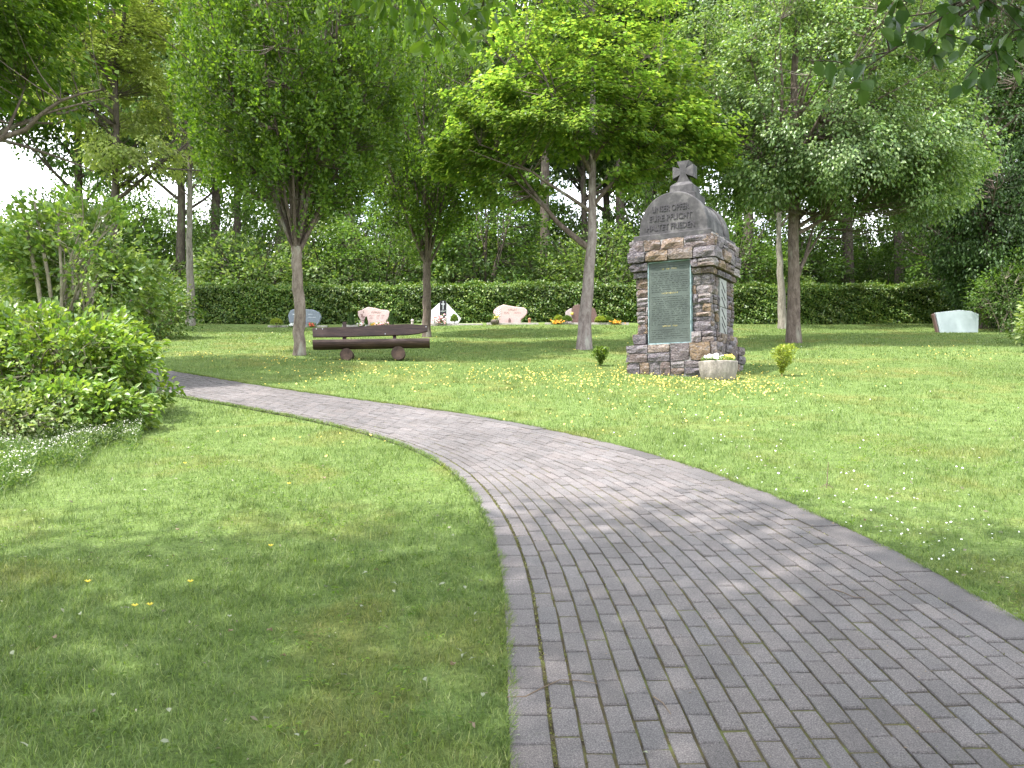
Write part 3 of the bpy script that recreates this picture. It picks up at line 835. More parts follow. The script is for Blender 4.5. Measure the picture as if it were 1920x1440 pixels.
for px, py, lb in ((292, 800, 'yellow dandelion beside the white flowering ground cover'), (345, 882, 'yellow flower in the bright grass right of the white ground cover'), (505, 1043, 'single yellow flower in the middle of the left lawn'),
                   (162, 1113, 'yellow flower nearest the left edge of the photo in the shaded lawn'), (354, 1113, 'small yellow flower between a pair of yellow flowers and the middle of the lawn'), (250, 1160, 'left flower of the pair standing close together in the left lawn'),
                   (278, 1158, 'right flower of the pair standing close together in the left lawn'), (540, 922, 'yellow flower in the upper left lawn nearest the path bend')):
    flower(px, py, lb)

# fallen leaves
def curled_leaf(seed, L):
    r = random.Random(seed); me = bpy.data.meshes.new('fallen_leaf')
    vs = []; fs = []
    for i in range(5):
        t = i / 4; w = (0.02, 0.42, 0.5, 0.34, 0.01)[i] * L * 0.62; cz = 0.22 * L * math.sin(t * math.pi) * r.uniform(0.4, 1.2)
        vs += [(-w, t * L, cz + 0.12 * L * r.uniform(0, 1.4)), (0, t * L, cz), (w, t * L, cz + 0.12 * L * r.uniform(0, 1.4))]
    for i in range(4):
        a_ = i * 3; fs += [(a_, a_ + 1, a_ + 4, a_ + 3), (a_ + 1, a_ + 2, a_ + 5, a_ + 4)]
    me.from_pydata(vs, [], fs); me.update(); me.polygons.foreach_set('use_smooth', [True] * len(fs)); return me
lm = [curled_leaf(s_, 0.034) for s_ in range(5)]
for q, m_ in enumerate(lm): m_.materials.append(M['deadleaf'] if q < 4 else M['deadbrown'])
fl = [(745, 1110), (735, 1122), (690, 1085), (835, 1107), (700, 1080), (870, 1110), (895, 1160), (890, 1180), (905, 1103), (525, 1247), (508, 1257), (675, 1150), (715, 1163), (610, 1115), (500, 1200), (875, 1240), (880, 1255),
      (865, 1238), (560, 1400), (845, 1265), (495, 1365), (315, 1348), (210, 1325), (300, 1410), (105, 1210), (430, 1170), (590, 1128), (240, 1155), (50, 1425), (890, 1385), (700, 1450), (960, 1235), (905, 1320), (640, 1280), (435, 1200), (795, 1290), (20, 1240), (150, 1165), (120, 1060), (330, 1005), (470, 965), (560, 950), (850, 1015), (745, 915), (610, 905), (800, 950)]
for i, (px, py) in enumerate(fl):
    gx, gy = G(px, py)
    o = link('fallen_leaf', lm[i % 5]); o.location = (gx, gy, gz(gx, gy) + 0.03 + random.uniform(0, 0.012))
    o.rotation_euler = (random.uniform(-0.5, 0.5), random.uniform(-0.5, 0.5), random.uniform(0, 6.28)); k = random.uniform(0.7, 1.15); o.scale = (k, k, k)
    tag(o, 'curled dry leaf lying in the grass of the left lawn', 'leaf', 'fallen leaves on the left lawn')
fr = [(1535, 905), (1475, 925), (1590, 960), (1620, 985), (1655, 1005), (1700, 1035), (1790, 930), (1750, 1000), (1870, 1105), (1905, 1165), (1780, 1080), (1840, 1120), (1640, 890), (1560, 990), (1500, 905), (1720, 960), (1880, 1010), (1800, 1000)]
for i, (px, py) in enumerate(fr):
    gx, gy = G(px, py)
    o = link('fallen_leaf', lm[(i * 3) % 5]); o.location = (gx, gy, gz(gx, gy) + 0.03); o.rotation_euler = (random.uniform(-0.5, 0.5), random.uniform(-0.5, 0.5), random.uniform(0, 6.28)); k = random.uniform(0.6, 1.1); o.scale = (k, k, k)
    tag(o, 'pale dry leaf lying in the grass right of the path', 'leaf', 'fallen leaves right of the path')
for i, (px, py) in enumerate([(965, 1393), (1205, 1425), (962, 1240), (1580, 1122), (1680, 1175), (1810, 1205)]):
    gx, gy = G(px, py)
    o = link('fallen_leaf', lm[i % 5]); o.location = (gx, gy, gz(gx, gy) + 0.024); o.rotation_euler = (0.1, -0.1, random.uniform(0, 6.28)); o.scale = (0.6,) * 3
    tag(o, 'small dry leaf lying on the grey pavers of the path', 'leaf', 'fallen leaves on the path')
# crumbs of litter on the pavers
idx = rng.integers(20, 300, 1400); uu = 1 - rng.uniform(0, 1, 1400) ** 1.8 * 0.97
pp = Lc[idx] * (1 - uu[:, None]) + pair[idx] * uu[:, None] + rng.normal(0, 0.02, (1400, 2))
P3 = np.stack([pp[:, 0], pp[:, 1], ground(pp[:, 0], pp[:, 1]) + 0.023], 1)
D = rng.normal(0, 1, (1400, 3)); D[:, 2] *= 0.15
o = link('litter', leaves('litter', P3, D, np.array([0, 0, 1.0]) + rng.normal(0, 0.3, (1400, 3)), rng.uniform(0.004, 0.018, 1400), rng.uniform(0.002, 0.006, 1400), M['deadbrown']))
tag(o, 'crumbs of dry blossom and leaf litter strewn on the path', 'litter', kind='stuff')

def twig(name, pix, h, r, label, lift=0.024):
    T = Tubes(); pts = []
    for (px, py) in pix:
        gx, gy = G(px, py); pts.append((gx, gy, gz(gx, gy) + lift))
    base = Vector(pts[0]); pts = [tuple(Vector(p) - base) for p in pts]
    T.add(pts, np.linspace(r, r * 0.5, len(pts)), 5)
    o = link(name, T.mesh(name, M['twig'])); o.location = base; tag(o, label, 'twig')
twig('twig', [(950, 1319), (985, 1318), (1015, 1302), (1050, 1286), (1085, 1287), (1120, 1293)], 0, 0.003, 'thin bent twig lying across the left border of the path')
twig('twig', [(1225, 1318), (1243, 1330), (1258, 1352)], 0, 0.0035, 'short twig lying on the path right of the bent twig')
twig('twig', [(1560, 1113), (1580, 1119), (1600, 1128), (1622, 1130)], 0, 0.003, 'short curled twig lying in the middle of the path')
# stake standing in the lawn
gx, gy = G(1550, 915)
T = Tubes(); T.add([(0, 0, 0), (0.008, 0, 0.10), (0.016, 0, 0.20)], [0.004, 0.0035, 0.002], 5); T.add([(0, 0, 0.03), (0.05, -0.02, 0.0)], [0.003, 0.002], 5); T.add([(0, 0, 0.03), (-0.06, -0.01, 0.0)], [0.003, 0.002], 5)
o = link('stick', T.mesh('stick', M['twig'])); o.location = (gx, gy, gz(gx, gy)); tag(o, 'thin dark forked stick standing upright in the lawn right of the path', 'stick')

# ================================================================== MONUMENT
def rock(w, h, d, seed, rough=0.10):
    """quarry-faced block, w along x, d along y, h along z, centred; front is -y"""
    r = np.random.default_rng(seed)
    nx, ny, nz = 3, 2, 2
    vid = {}; vs = []; fs = []
    def vert(i, j, k):
        if (i, j, k) not in vid:
            p = np.array([i / nx - 0.5, j / ny - 0.5, k / nz - 0.5])
            e = int(i in (0, nx)) + int(j in (0, ny)) + int(k in (0, nz))
            q = p * np.array([w, d, h])
            inn = min(w, h, d) * (0.05 if e == 3 else 0.025 if e == 2 else 0.0)
            q = q - np.sign(p) * inn * np.array([i in (0, nx), j in (0, ny), k in (0, nz)]) * r.uniform(-0.4, 2.4)
            q += r.normal(0, rough * min(h, d) * 0.30, 3) * np.array([0.5, 1.0, 0.5])
            if e == 1 and j == 0: q[1] -= r.uniform(0.0, 0.035)
            vid[(i, j, k)] = len(vs); vs.append(tuple(q))
        return vid[(i, j, k)]
    for i in range(nx):
        for k in range(nz):
            fs.append((vert(i, 0, k), vert(i + 1, 0, k), vert(i + 1, 0, k + 1), vert(i, 0, k + 1)))
            fs.append((vert(i, ny, k), vert(i, ny, k + 1), vert(i + 1, ny, k + 1), vert(i + 1, ny, k)))
    for i in range(nx):
        for j in range(ny):
            fs.append((vert(i, j, 0), vert(i, j + 1, 0), vert(i + 1, j + 1, 0), vert(i + 1, j, 0)))
            fs.append((vert(i, j, nz), vert(i + 1, j, nz), vert(i + 1, j + 1, nz), vert(i, j + 1, nz)))
    for j in range(ny):
        for k in range(nz):
            fs.append((vert(0, j, k), vert(0, j, k + 1), vert(0, j + 1, k + 1), vert(0, j + 1, k)))
            fs.append((vert(nx, j, k), vert(nx, j + 1, k), vert(nx, j + 1, k + 1), vert(nx, j, k + 1)))
    me = bpy.data.meshes.new('stone'); me.from_pydata(vs, [], fs); me.update(); me.materials.append(M['rock'])
    return me
mon = empty('war_memorial', (MON[0], MON[1], gz(MON[0], MON[1]) - 0.02), MON_ROT)
tag(mon, 'tall war memorial of rough quarry stone with bronze plaque, rounded top and stone cross', 'monument')
seed = 100
def ring_course(z0, z1, half_w, half_d, thick, widths, proud=0.0, skip_front=None, skip_side=None, rough=0.10):
    """stones round the four faces of one course"""
    global seed
    h = z1 - z0 - 0.010
    for face in range(4):
        L = 2 * half_w if face % 2 == 0 else 2 * half_d
        dist = half_d if face % 2 == 0 else half_w
        x = -L / 2
        rr = random.Random(seed * 13 + face); i = 0
        off = rr.random() * 0.5
        while x < L / 2 - 0.02:
            wv = rr.uniform(*widths)
            if x + wv > L / 2 - 0.10: wv = L / 2 - x
            x2 = x + wv
            segs = [(x, x2)]
            if face == 0 and skip_front: segs = clip(segs, *skip_front)
            if face == 1 and skip_side: segs = clip(segs, *skip_side)
            for (a_, b_) in segs:
                ww = b_ - a_ - 0.010
                if ww < 0.05: continue
                # split tall stone into two thin ones sometimes
                parts_ = [(z0, h)]
                if h > 0.13 and rr.random() < 0.35: parts_ = [(z0, h * 0.48), (z0 + h * 0.52, h * 0.48)]
                for (zb, hh) in parts_:
                    seed += 1
                    th = thick * rr.uniform(0.9, 1.15)
                    me = rock(ww, hh, th, seed, rough)
                    so = link('stone', me, mon)
                    ang = (0, math.pi / 2, math.pi, -math.pi / 2)[face]
                    out = dist - th / 2 + rr.uniform(-0.012, 0.022) + proud
                    mx = Matrix.Rotation(ang, 4, 'Z') @ Matrix.Translation(((a_ + b_) / 2, -out, zb + hh / 2))
                    so.matrix_local = mx
            x = x2
def clip(segs, s0, s1):
    r = []
    for a_, b_ in segs:
        if b_ <= s0 or a_ >= s1: r.append((a_, b_)); continue
        if a_ < s0: r.append((a_, s0))
        if b_ > s1: r.append((s1, b_))
    return r
core = MB()
core.box(-0.765, 0.765, -0.765, 0.765, -0.25, 0.455); core.box(-0.628, 0.628, -0.628, 0.628, 0.45, 1.90); core.box(-0.715, 0.715, -0.715, 0.715, 1.89, 2.29)
core.build('core', M['mortar'], mon)
PL0, PL1 = -0.42, 0.335                       # bronze plaque span on the front
SP0, SP1 = -0.21, 0.21                        # side slab span
B, Bd, K = 0.80, 0.655, 0.78
ring_course(-0.06, 0.165, B - 0.01, B - 0.01, 0.16, (0.16, 0.34))
ring_course(0.165, 0.47, B, B, 0.18, (0.22, 0.42))
ring_course(0.47, 0.66, 0.72, 0.72, 0.16, (0.16, 0.30), skip_front=(PL0, PL1))
zz = [0.66, 0.83, 0.985, 1.13, 1.29, 1.44, 1.62]
for a_, b_ in zip(zz[:-1], zz[1:]): ring_course(a_, b_, Bd, Bd, 0.15, (0.15, 0.33), skip_front=(PL0, PL1), skip_side=(SP0, SP1))
ring_course(1.62, 1.73, 0.70, 0.70, 0.17, (0.20, 0.4), skip_front=(PL0, PL1), rough=0.16)
ring_course(1.73, 1.875, 0.755, 0.755, 0.20, (0.20, 0.45), skip_front=(PL0, PL1), rough=0.16)
ring_course(1.875, 2.07, 0.775, 0.775, 0.22, (0.26, 0.5), rough=0.14)
ring_course(2.07, 2.27, 0.745, 0.745, 0.20, (0.20, 0.42), rough=0.12)
ring_course(2.27, 2.345, 0.68, 0.68, 0.2, (0.3, 0.5), rough=0.12)
slab = MB(); slab.box(-0.69, 0.69, -0.72, 0.72, 2.25, 2.355); slab.build('ledge', M['cast'], mon, bevel=0.012)
# plaque
pq = MB(); pq.box(PL0 + 0.006, PL1 - 0.006, -0.72, -0.58, 0.475, 1.875)
plaque = pq.build('bronze_plaque', M['bronze'], mon, bevel=0.005)
fr_ = MB()
fr_.box(PL0 - 0.004, PL0 + 0.012, -0.732, -0.60, 0.46, 1.872); fr_.box(PL1 - 0.012, PL1 + 0.004, -0.732, -0.60, 0.46, 1.872)
fr_.box(PL0 + 0.012, PL1 - 0.012, -0.732, -0.60, 0.448, 0.48); fr_.box(PL0 + 0.012, PL1 - 0.012, -0.732, -0.60, 1.855, 1.873)
fr_.build('frame', M['verdigris'], plaque, bevel=0.003)
tx = MB(); tg = MB(); rr = random.Random(5)
z = 1.80
row = 0
while z > 0.54:
    head = row in (2, 13, 28)
    (cx0, cx1, tgt, hgt) = (PL0 + 0.24, PL1 - 0.24, tg, 0.024) if head else (PL0 + 0.05, PL1 - 0.05, tx, 0.014)
    x_ = cx0 + rr.uniform(0, 0.02)
    while x_ < cx1:
        wl = rr.uniform(0.006, 0.014)
        tgt.box(x_, x_ + 0.0035, -0.7235, -0.719, z, z + hgt)
        if rr.random() < 0.7: tgt.box(x_ + 0.0035, x_ + wl, -0.7235, -0.719, z + (hgt - 0.004) * rr.choice((0, 0.5, 1)), z + (hgt - 0.004) * rr.choice((0.5, 1)) + 0.004)
        x_ += wl + 0.006 + (0.03 if rr.random() < 0.12 else 0)
    z -= 0.055 if head else 0.036; row += 1
o = tx.build('lettering', M['bronzeletter'], plaque); o = tg.build('lettering', M['goldletter'], plaque)
# slab on the right face (two pieces, joint between)
sp = MB(); sp.box(0.60, 0.672, SP0 + 0.01, SP1 - 0.01, 1.115, 1.60); o1 = sp.build('side_slab', M['paleslab'], mon, bevel=0.006)
sp = MB(); sp.box(0.60, 0.672, SP0 + 0.01, SP1 - 0.01, 0.66, 1.107); o2 = sp.build('side_slab', M['paleslab'], mon, bevel=0.006)
for k, (ob, zc) in enumerate(((o1, 1.46), (o1, 1.33), (o1, 1.20), (o2, 1.0), (o2, 0.86), (o2, 0.75))):
    q = MB(); q.box(-0.004, 0.004, -0.13, 0.13, -0.010, 0.010, Matrix.Translation((0.674, 0, zc)) @ Matrix.Rotation(R(-38), 4, 'X')); q.build('carved_mark', M['letter'], ob)
# barrel shaped head: three arched slabs side by side along the depth
def arch(w, h, zb, n=22, e=2.35):
    pts = [(w, zb)]
    for i in range(n + 1):
        a = math.pi * i / n; c, s_ = math.cos(a), math.sin(a)
        pts.append((w * math.copysign(abs(c) ** (2 / e), c), zb + 0.02 + h * abs(s_) ** (2 / e)))
    pts.append((-w, zb))
    out = []
    for p in pts:
        if not out or (abs(p[0] - out[-1][0]) + abs(p[1] - out[-1][1])) > 1e-4: out.append(p)
    return out
a1 = MB(); a1.prism(arch(0.61, 0.70, 2.35, 28, 2.15), -0.65, -0.36); head = a1.build('arched_slab', M['cast'], mon, bevel=0.018)
a1 = MB(); a1.prism(arch(0.585, 0.675, 2.35, 28, 2.15), -0.357, 0.357); a1.build('arched_slab', M['cast'], mon, bevel=0.014)
a1 = MB(); a1.prism(arch(0.61, 0.70, 2.35, 28, 2.15), 0.36, 0.65); a1.build('arched_slab', M['cast'], mon, bevel=0.018)
# inscription
def text_obj(name, body, size, mat, parent, mx, extrude=0.010, width=None):
    cu = bpy.data.curves.new(name, 'FONT'); cu.body = body; cu.size = size; cu.extrude = extrude; cu.align_x = 'CENTER'; cu.offset = 0.0022
    cu.resolution_u = 2
    tmp = bpy.data.objects.new('tmp', cu); C.objects.link(tmp)
    me = bpy.data.meshes.new_from_object(tmp, depsgraph=bpy.context.evaluated_depsgraph_get())
    bpy.data.objects.remove(tmp); me.name = name; me.materials.clear(); me.materials.append(mat)
    o = link(name, me, parent)
    if width:
        xs_ = [v.co.x for v in me.vertices]; k = width / (max(xs_) - min(xs_)); mx = mx @ Matrix.Diagonal((k, 1, 1, 1))
    o.matrix_local = mx
    return o
for body, zc, wd in (('UNSER OPFER', 2.75, 0.66), ('EURE PFLICHT', 2.59, 0.76), ('HALTET FRIEDEN', 2.43, 0.86)):
    text_obj('inscription', body, 0.145, M['letter'], head, Matrix.Translation((-0.04, -0.653, zc)) @ Matrix.Rotation(R(90), 4, 'X'), 0.007, wd)
pd = MB(); pd.box(-0.28, 0.28, -0.28, 0.28, 3.00, 3.13); pd.build('plinth', M['cast'], mon, bevel=0.012)
pd = MB(); pd.add([(-0.215, -0.215, 3.12), (0.215, -0.215, 3.12), (0.215, 0.215, 3.12), (-0.215, 0.215, 3.12), (-0.205, -0.205, 3.29), (0.205, -0.205, 3.29), (0.205, 0.205, 3.29), (-0.205, 0.205, 3.29), (-0.12, -0.12, 3.365), (0.12, -0.12, 3.365), (0.12, 0.12, 3.365), (-0.12, 0.12, 3.365)],
    [(0, 1, 5, 4), (1, 2, 6, 5), (2, 3, 7, 6), (3, 0, 4, 7), (4, 5, 9, 8), (5, 6, 10, 9), (6, 7, 11, 10), (7, 4, 8, 11), (8, 9, 10, 11), (3, 2, 1, 0)])
pd.build('pedestal', M['cast'], mon, bevel=0.008)
# splayed-arm stone cross
def cross_poly(r, wt, wc, zc):
    half = []
    pts = []
    for k in range(4):
        a = math.pi / 2 * k
        for (u, v) in ((wc, wc), (wt * 0.85, r * 0.80), (wt, r), (-wt, r), (-wt * 0.85, r * 0.80)):
            # arm k: along direction a, widening outward
            x_ = u * math.cos(a) - v * math.sin(a); z_ = u * math.sin(a) + v * math.cos(a)
            pts.append((x_, zc + z_))
    return pts
cr = MB(); cr.prism(cross_poly(0.19, 0.115, 0.055, 3.55)[::-1], -0.105, 0.105)
cr.build('cross', M['cast'], mon, bevel=0.006)
# small moss tufts on the ledges
n = 700
side = rng.integers(0, 4, n); t = rng.uniform(-0.72, 0.72, n); dd = rng.uniform(0.6, 0.76, n)
lx = np.where(side % 2 == 0, t, dd * np.where(side == 1, 1, -1)); ly = np.where(side % 2 == 0, dd * np.where(side == 0, -1, 1), t)
zz_ = rng.choice([2.28, 0.475, 1.74], n) + rng.uniform(0, 0.01, n)
keep = np.sin(lx * 9 + zz_ * 7) * np.sin(ly * 8) > 0.15
P = np.stack([lx, ly, zz_], 1)[keep]; n = len(P)
D = rng.normal(0, 1, (n, 3)); D[:, 2] = np.abs(D[:, 2])
o = link('moss', leaves('moss', P, D, rng.normal(0, 1, (n, 3)) + [0, 0, 1], np.full(n, 0.02), np.full(n, 0.01), M['leafD']), mon); o['kind'] = 'stuff'

# ================================================================== FLOWER TUB
gx, gy = G(1355, 712); gy += 0.30
tub = empty('flower_tub', (gx, gy, gz(gx, gy) - 0.01)); tag(tub, 'round exposed aggregate planter of white pansies beside the stone monument', 'planter')
q = MB(); q.lathe([(0.24, -0.04), (0.27, 0.0), (0.305, 0.16), (0.312, 0.27), (0.312, 0.292), (0.285, 0.295), (0.27, 0.25)], 36, jit=0.008); q.build('bowl', M['planter'], tub, smooth=True)
q = MB(); q.lathe([(0.27, 0.22), (0.268, 0.262)], 24); q.build('soil', M['soil'], tub)
n = 900; a = rng.uniform(0, 6.28, n); r_ = 0.27 * np.sqrt(rng.random(n)); P = np.stack([r_ * np.cos(a), r_ * np.sin(a), 0.27 + rng.uniform(0, 0.075, n)], 1)
D = rng.normal(0, 1, (n, 3)); D[:, 2] = np.abs(D[:, 2]) + 0.2
o = link('foliage', leaves('tub_foliage', P, D, rng.normal(0, 0.5, (n, 3)) + [0, 0, 1], rng.uniform(0.03, 0.055, n), rng.uniform(0.016, 0.028, n), M['leafS2']), tub)
def blooms(cx_, cy_, cz_, sx, sy, sz, n, r, mat, parent, name='blossoms'):
    P = rng.normal(0, 1, (n, 3)) * [sx, sy, sz] + [cx_, cy_, cz_]
    N = unit(rng.normal(0, 0.5, (n, 3)) + [0, -0.7, 0.7]); A = unit(np.cross(N, [[0.2, 0.4, 1]])); Bq = np.cross(N, A)
    V = [P]
    for k in range(7):
        a = 2 * math.pi * k / 7; V.append(P + (A * math.cos(a) + Bq * math.sin(a)) * r * rng.uniform(0.8, 1.2, (n, 1)) + N * r * 0.25)
    V = np.stack(V, 1); F = np.array([[0, 1 + k, 1 + (k + 1) % 7] for k in range(7)]); F = (np.arange(n)[:, None, None] * 8 + F[None]).reshape(-1, 3)
    return link(name, mesh_np(name, V.reshape(-1, 3), F, mat), parent)
blooms(-0.11, -0.08, 0.355, 0.075, 0.08, 0.022, 38, 0.030, M['petalW'], tub); blooms(0.13, -0.07, 0.35, 0.055, 0.08, 0.02, 22, 0.027, M['petalYp'], tub); blooms(0.06, 0.08, 0.36, 0.08, 0.05, 0.02, 18, 0.028, M['petalW'], tub)

# ================================================================== BENCH
bx, by = G(697, 676); by += 0.1
bench = empty('log_bench', (bx, by, gz(bx, by))); tag(bench, 'dark stained rustic log bench with plank back between two trees', 'bench')
bench.rotation_euler = (0, R(-1.3), R(5))
def log_x(x0, x1, yc, zc, r, flat_top=None, n=20, seg=12, seed=1):
    rr = random.Random(seed); vs = []; fs = []
    for i in range(seg + 1):
        t = i / seg; x_ = x0 + (x1 - x0) * t; k = 1 + rr.uniform(-0.02, 0.02) - 0.05 * t
        for j in range(n):
            a = 2 * math.pi * j / n; y_ = math.cos(a) * r * k * 1.25; z_ = math.sin(a) * r * k
            if flat_top is not None: z_ = min(z_, flat_top)
            vs.append((x_, yc + y_, zc + z_))
    for i in range(seg):
        for j in range(n):
            a_, b_ = i * n + j, i * n + (j + 1) % n
            fs.append((a_, a_ + n, b_ + n, b_))
    fs.append(tuple(range(n))); fs.append(tuple(range(seg * n + n - 1, seg * n - 1, -1)))
    return vs, fs
m = MB(); m.add(*log_x(-1.13, 1.13, -0.08, 0.345, 0.135, 0.055)); m.build('seat', M['wood'], bench, smooth=False, bevel=0.006)
for xo, r_ in ((-0.49, 0.125), (0.51, 0.138)):
    m = MB(); vs, fs = log_x(-0.20, 0.22, 0, 0, r_, None, 22, 3, 3)
    mx = Matrix.Translation((xo, 0.0, r_ - 0.02)) @ Matrix.Rotation(R(90), 4, 'Z') @ Matrix.Diagonal((1, 0.8, 1, 1))
    vs = [tuple(mx @ Vector(v)) for v in vs]; m.add(vs, fs); lg = m.build('log_foot', M['woodend'], bench, bevel=0.008)
for xo in (-0.56, 0.43):
    m = MB(); m.box(-0.035, 0.035, -0.03, 0.03, -0.10, 0.52 if xo < 0 else 0.44, Matrix.Translation((xo, 0.16, 0.28)) @ Matrix.Rotation(R(-12), 4, 'X')); m.build('back_post', M['wood'], bench, bevel=0.006)
prof = [(-1.17, 0.49), (-0.6, 0.485), (0.2, 0.50), (0.66, 0.505), (0.88, 0.525), (1.09, 0.575), (1.10, 0.70), (0.7, 0.735), (0.2, 0.725), (-0.3, 0.69), (-0.9, 0.685), (-1.18, 0.675)]
m = MB(); m.prism(prof, -0.028, 0.028, Matrix.Translation((0, 0.055, 0)) @ Matrix.Rotation(R(-10), 4, 'X')); bb = m.build('backrest', M['wood'], bench, bevel=0.008)
for xo, zo in ((-1.10, 0.65), (-0.98, 0.65), (1.06, 0.665), (0.25, 0.53)):
    m = MB(); mx = Matrix.Rotation(R(-10), 4, 'X') @ Matrix.Translation((xo, -0.03, zo)) @ Matrix.Rotation(R(90), 4, 'X'); mx = Matrix.Translation((0, 0.055, 0)) @ mx
    m.lathe([(0.010, -0.004), (0.010, 0.004), (0.006, 0.007)], 10, mx); m.build('bolt', M['steel'], bb)

# ================================================================== HEDGE
HY = 31.6
def hedge(x0, x1, yc, depth, h, n, label, mat='leafHedge'):
    root = empty('hedge', ((x0 + x1) / 2, yc, 0)); tag(root, label, 'hedge')
    cxm = (x0 + x1) / 2; hw = (x1 - x0) / 2
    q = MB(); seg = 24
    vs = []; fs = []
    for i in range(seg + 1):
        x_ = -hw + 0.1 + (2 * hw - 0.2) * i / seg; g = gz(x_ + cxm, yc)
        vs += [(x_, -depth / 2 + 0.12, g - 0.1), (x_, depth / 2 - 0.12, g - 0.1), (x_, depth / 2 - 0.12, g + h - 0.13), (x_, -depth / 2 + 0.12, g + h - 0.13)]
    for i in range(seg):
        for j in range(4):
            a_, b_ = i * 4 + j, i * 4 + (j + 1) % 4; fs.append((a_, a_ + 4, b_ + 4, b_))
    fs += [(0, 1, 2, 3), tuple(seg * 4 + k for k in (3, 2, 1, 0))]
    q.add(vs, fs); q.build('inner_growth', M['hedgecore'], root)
    face = rng.random(n) < 0.68
    x_ = rng.uniform(-hw, hw, n); 
    y_ = np.where(face, -depth / 2 + rng.uniform(-0.05, 0.14, n), rng.uniform(-depth / 2, depth / 2, n))
    bumpz = 0.05 * np.sin(x_ * 3.1) + 0.04 * np.sin(x_ * 7.3 + 1)
    z_ = np.where(face, rng.uniform(0.03, h, n), h + bumpz + rng.uniform(-0.10, 0.05, n) + (rng.random(n) < 0.04) * rng.uniform(0, 0.14, n))
    y_ = y_ - np.where(face, 0.07 * np.sin(x_ * 4.3 + z_ * 5) * np.sin(z_ * 9 + x_ * 2), 0)
    z_ = z_ + ground(x_ + cxm, y_ + yc)
    P = np.stack([x_, y_, z_], 1)
    D = rng.normal(0, 0.6, (n, 3)) + np.where(face[:, None], [[0, -0.6, -0.5]], [[0, -0.2, 0.4]])
    N = rng.normal(0, 0.45, (n, 3)) + np.where(face[:, None], [[0, -0.75, 0.65]], [[0, -0.2, 1.0]])
    link('foliage', leaves('hedge_foliage', P, D, N, rng.uniform(0.06, 0.11, n), rng.uniform(0.045, 0.07, n), M[mat]), root)
hedge(-21, 21.5, HY + 0.5, 0.9, 1.36, 95000, 'long clipped green hedge running behind the row of graves')

# ================================================================== GRAVES
def row_y(py): return G(960, py)[1]
def strokes(n_words, x0, x1, z, h, yf, mat, parent, seed):
    """short carved strokes standing for the illegible small lettering"""
    q = MB(); rr = random.Random(seed); x_ = x0
    while x_ < x1:
        q.box(x_, x_ + h * 0.16, yf - 0.004, yf + 0.004, z, z + h * rr.choice((0.6, 1.0, 1.0)))
        w_ = h * rr.uniform(0.4, 0.6)
        if rr.random() < 0.75:
            zo = rr.choice((0, 0.45, 0.8)) * h; q.box(x_ + h * 0.16, x_ + w_, yf - 0.004, yf + 0.004, z + zo, z + zo + h * 0.16)
        x_ += w_ + h * 0.2
    q.build('lettering', mat, parent)
def cross_mb(q, x, z, h, w, t, yf):
    q.box(x - t / 2, x + t / 2, yf - 0.006, yf + 0.004, z, z + h); q.box(x - w / 2, x - t / 2, yf - 0.006, yf + 0.004, z + h * 0.62, z + h * 0.62 + t); q.box(x + t / 2, x + w / 2, yf - 0.006, yf + 0.004, z + h * 0.62, z + h * 0.62 + t)
GY = row_y(611)         # front of grave strip
def gpos(px): return ((px - 960) / FPX * GY / math.cos(PITCH) * 1.0, GY + 0.4)
SC = GY / FPX           # metres per photo pixel at the graves
def headstone(name, px, py_base, label):
    gx, gy = gpos(px)
    o = empty(name, (gx, gy, gz(gx, gy))); tag(o, label, 'gravestone', 'gravestones in front of the hedge'); return o
# 1 slate with cross
h1 = headstone('gravestone', 566, 606, 'blue grey rounded gravestone with pale cross, behind the left bench tree')
sc = SC
q = MB(); q.prism([(-24 * sc, 0.0), (22 * sc, 0.0), (28 * sc, 8 * sc), (31 * sc, 18 * sc), (27 * sc, 27 * sc), (16 * sc, 32 * sc), (0, 33 * sc), (-16 * sc, 34.5 * sc), (-27 * sc, 31 * sc), (-32 * sc, 22 * sc), (-30 * sc, 9 * sc)], -0.09, 0.09)
s1 = q.build('stone', M['slate'], h1, bevel=0.02)
q = MB(); cross_mb(q, -18.5 * sc, 14 * sc, 13 * sc, 8 * sc, 1.8 * sc, -0.09); q.build('cross', M['engrw'], s1)
strokes(1, 7 * sc, 15 * sc, 22 * sc, 2.4 * sc, -0.09, M['engrw'], s1, 1); strokes(1, 6 * sc, 21 * sc, 16.5 * sc, 1.6 * sc, -0.09, M['engrw'], s1, 2)
# 2 pink
h2 = headstone('gravestone', 697, 608, 'pale pink gravestone with wavy top between two small cypresses')
q = MB(); q.prism([(-25 * sc, 0), (24 * sc, 0), (24 * sc, 10 * sc), (29 * sc, 16 * sc), (31 * sc, 26 * sc), (27 * sc, 30 * sc), (14 * sc, 31 * sc), (2 * sc, 34 * sc), (-10 * sc, 36 * sc), (-18 * sc, 33 * sc), (-23 * sc, 30 * sc), (-30 * sc, 28 * sc), (-30 * sc, 20 * sc), (-25 * sc, 11 * sc)], -0.09, 0.09)
s2 = q.build('stone', M['pink'], h2, bevel=0.015)
strokes(1, -4 * sc, 13 * sc, 24 * sc, 3.6 * sc, -0.09, M['engr'], s2, 3)
for a_, b_ in ((-8, 0), (6, 11), (15, 20)):
    strokes(1, a_ * sc, b_ * sc, 18.5 * sc, 1.8 * sc, -0.09, M['engr'], s2, 4 + a_ + 8); strokes(1, a_ * sc, b_ * sc - 0.03, 14 * sc, 1.8 * sc, -0.09, M['engr'], s2, 14 + a_ + 8)
q = MB()
for k in range(9): q.box((-25 + 7 * random.random()) * sc, (-21 + 7 * random.random()) * sc, -0.096, -0.088, (10 + 2.2 * k) * sc, (11.2 + 2.2 * k) * sc)
q.build('carved_branch', M['engr'], s2)
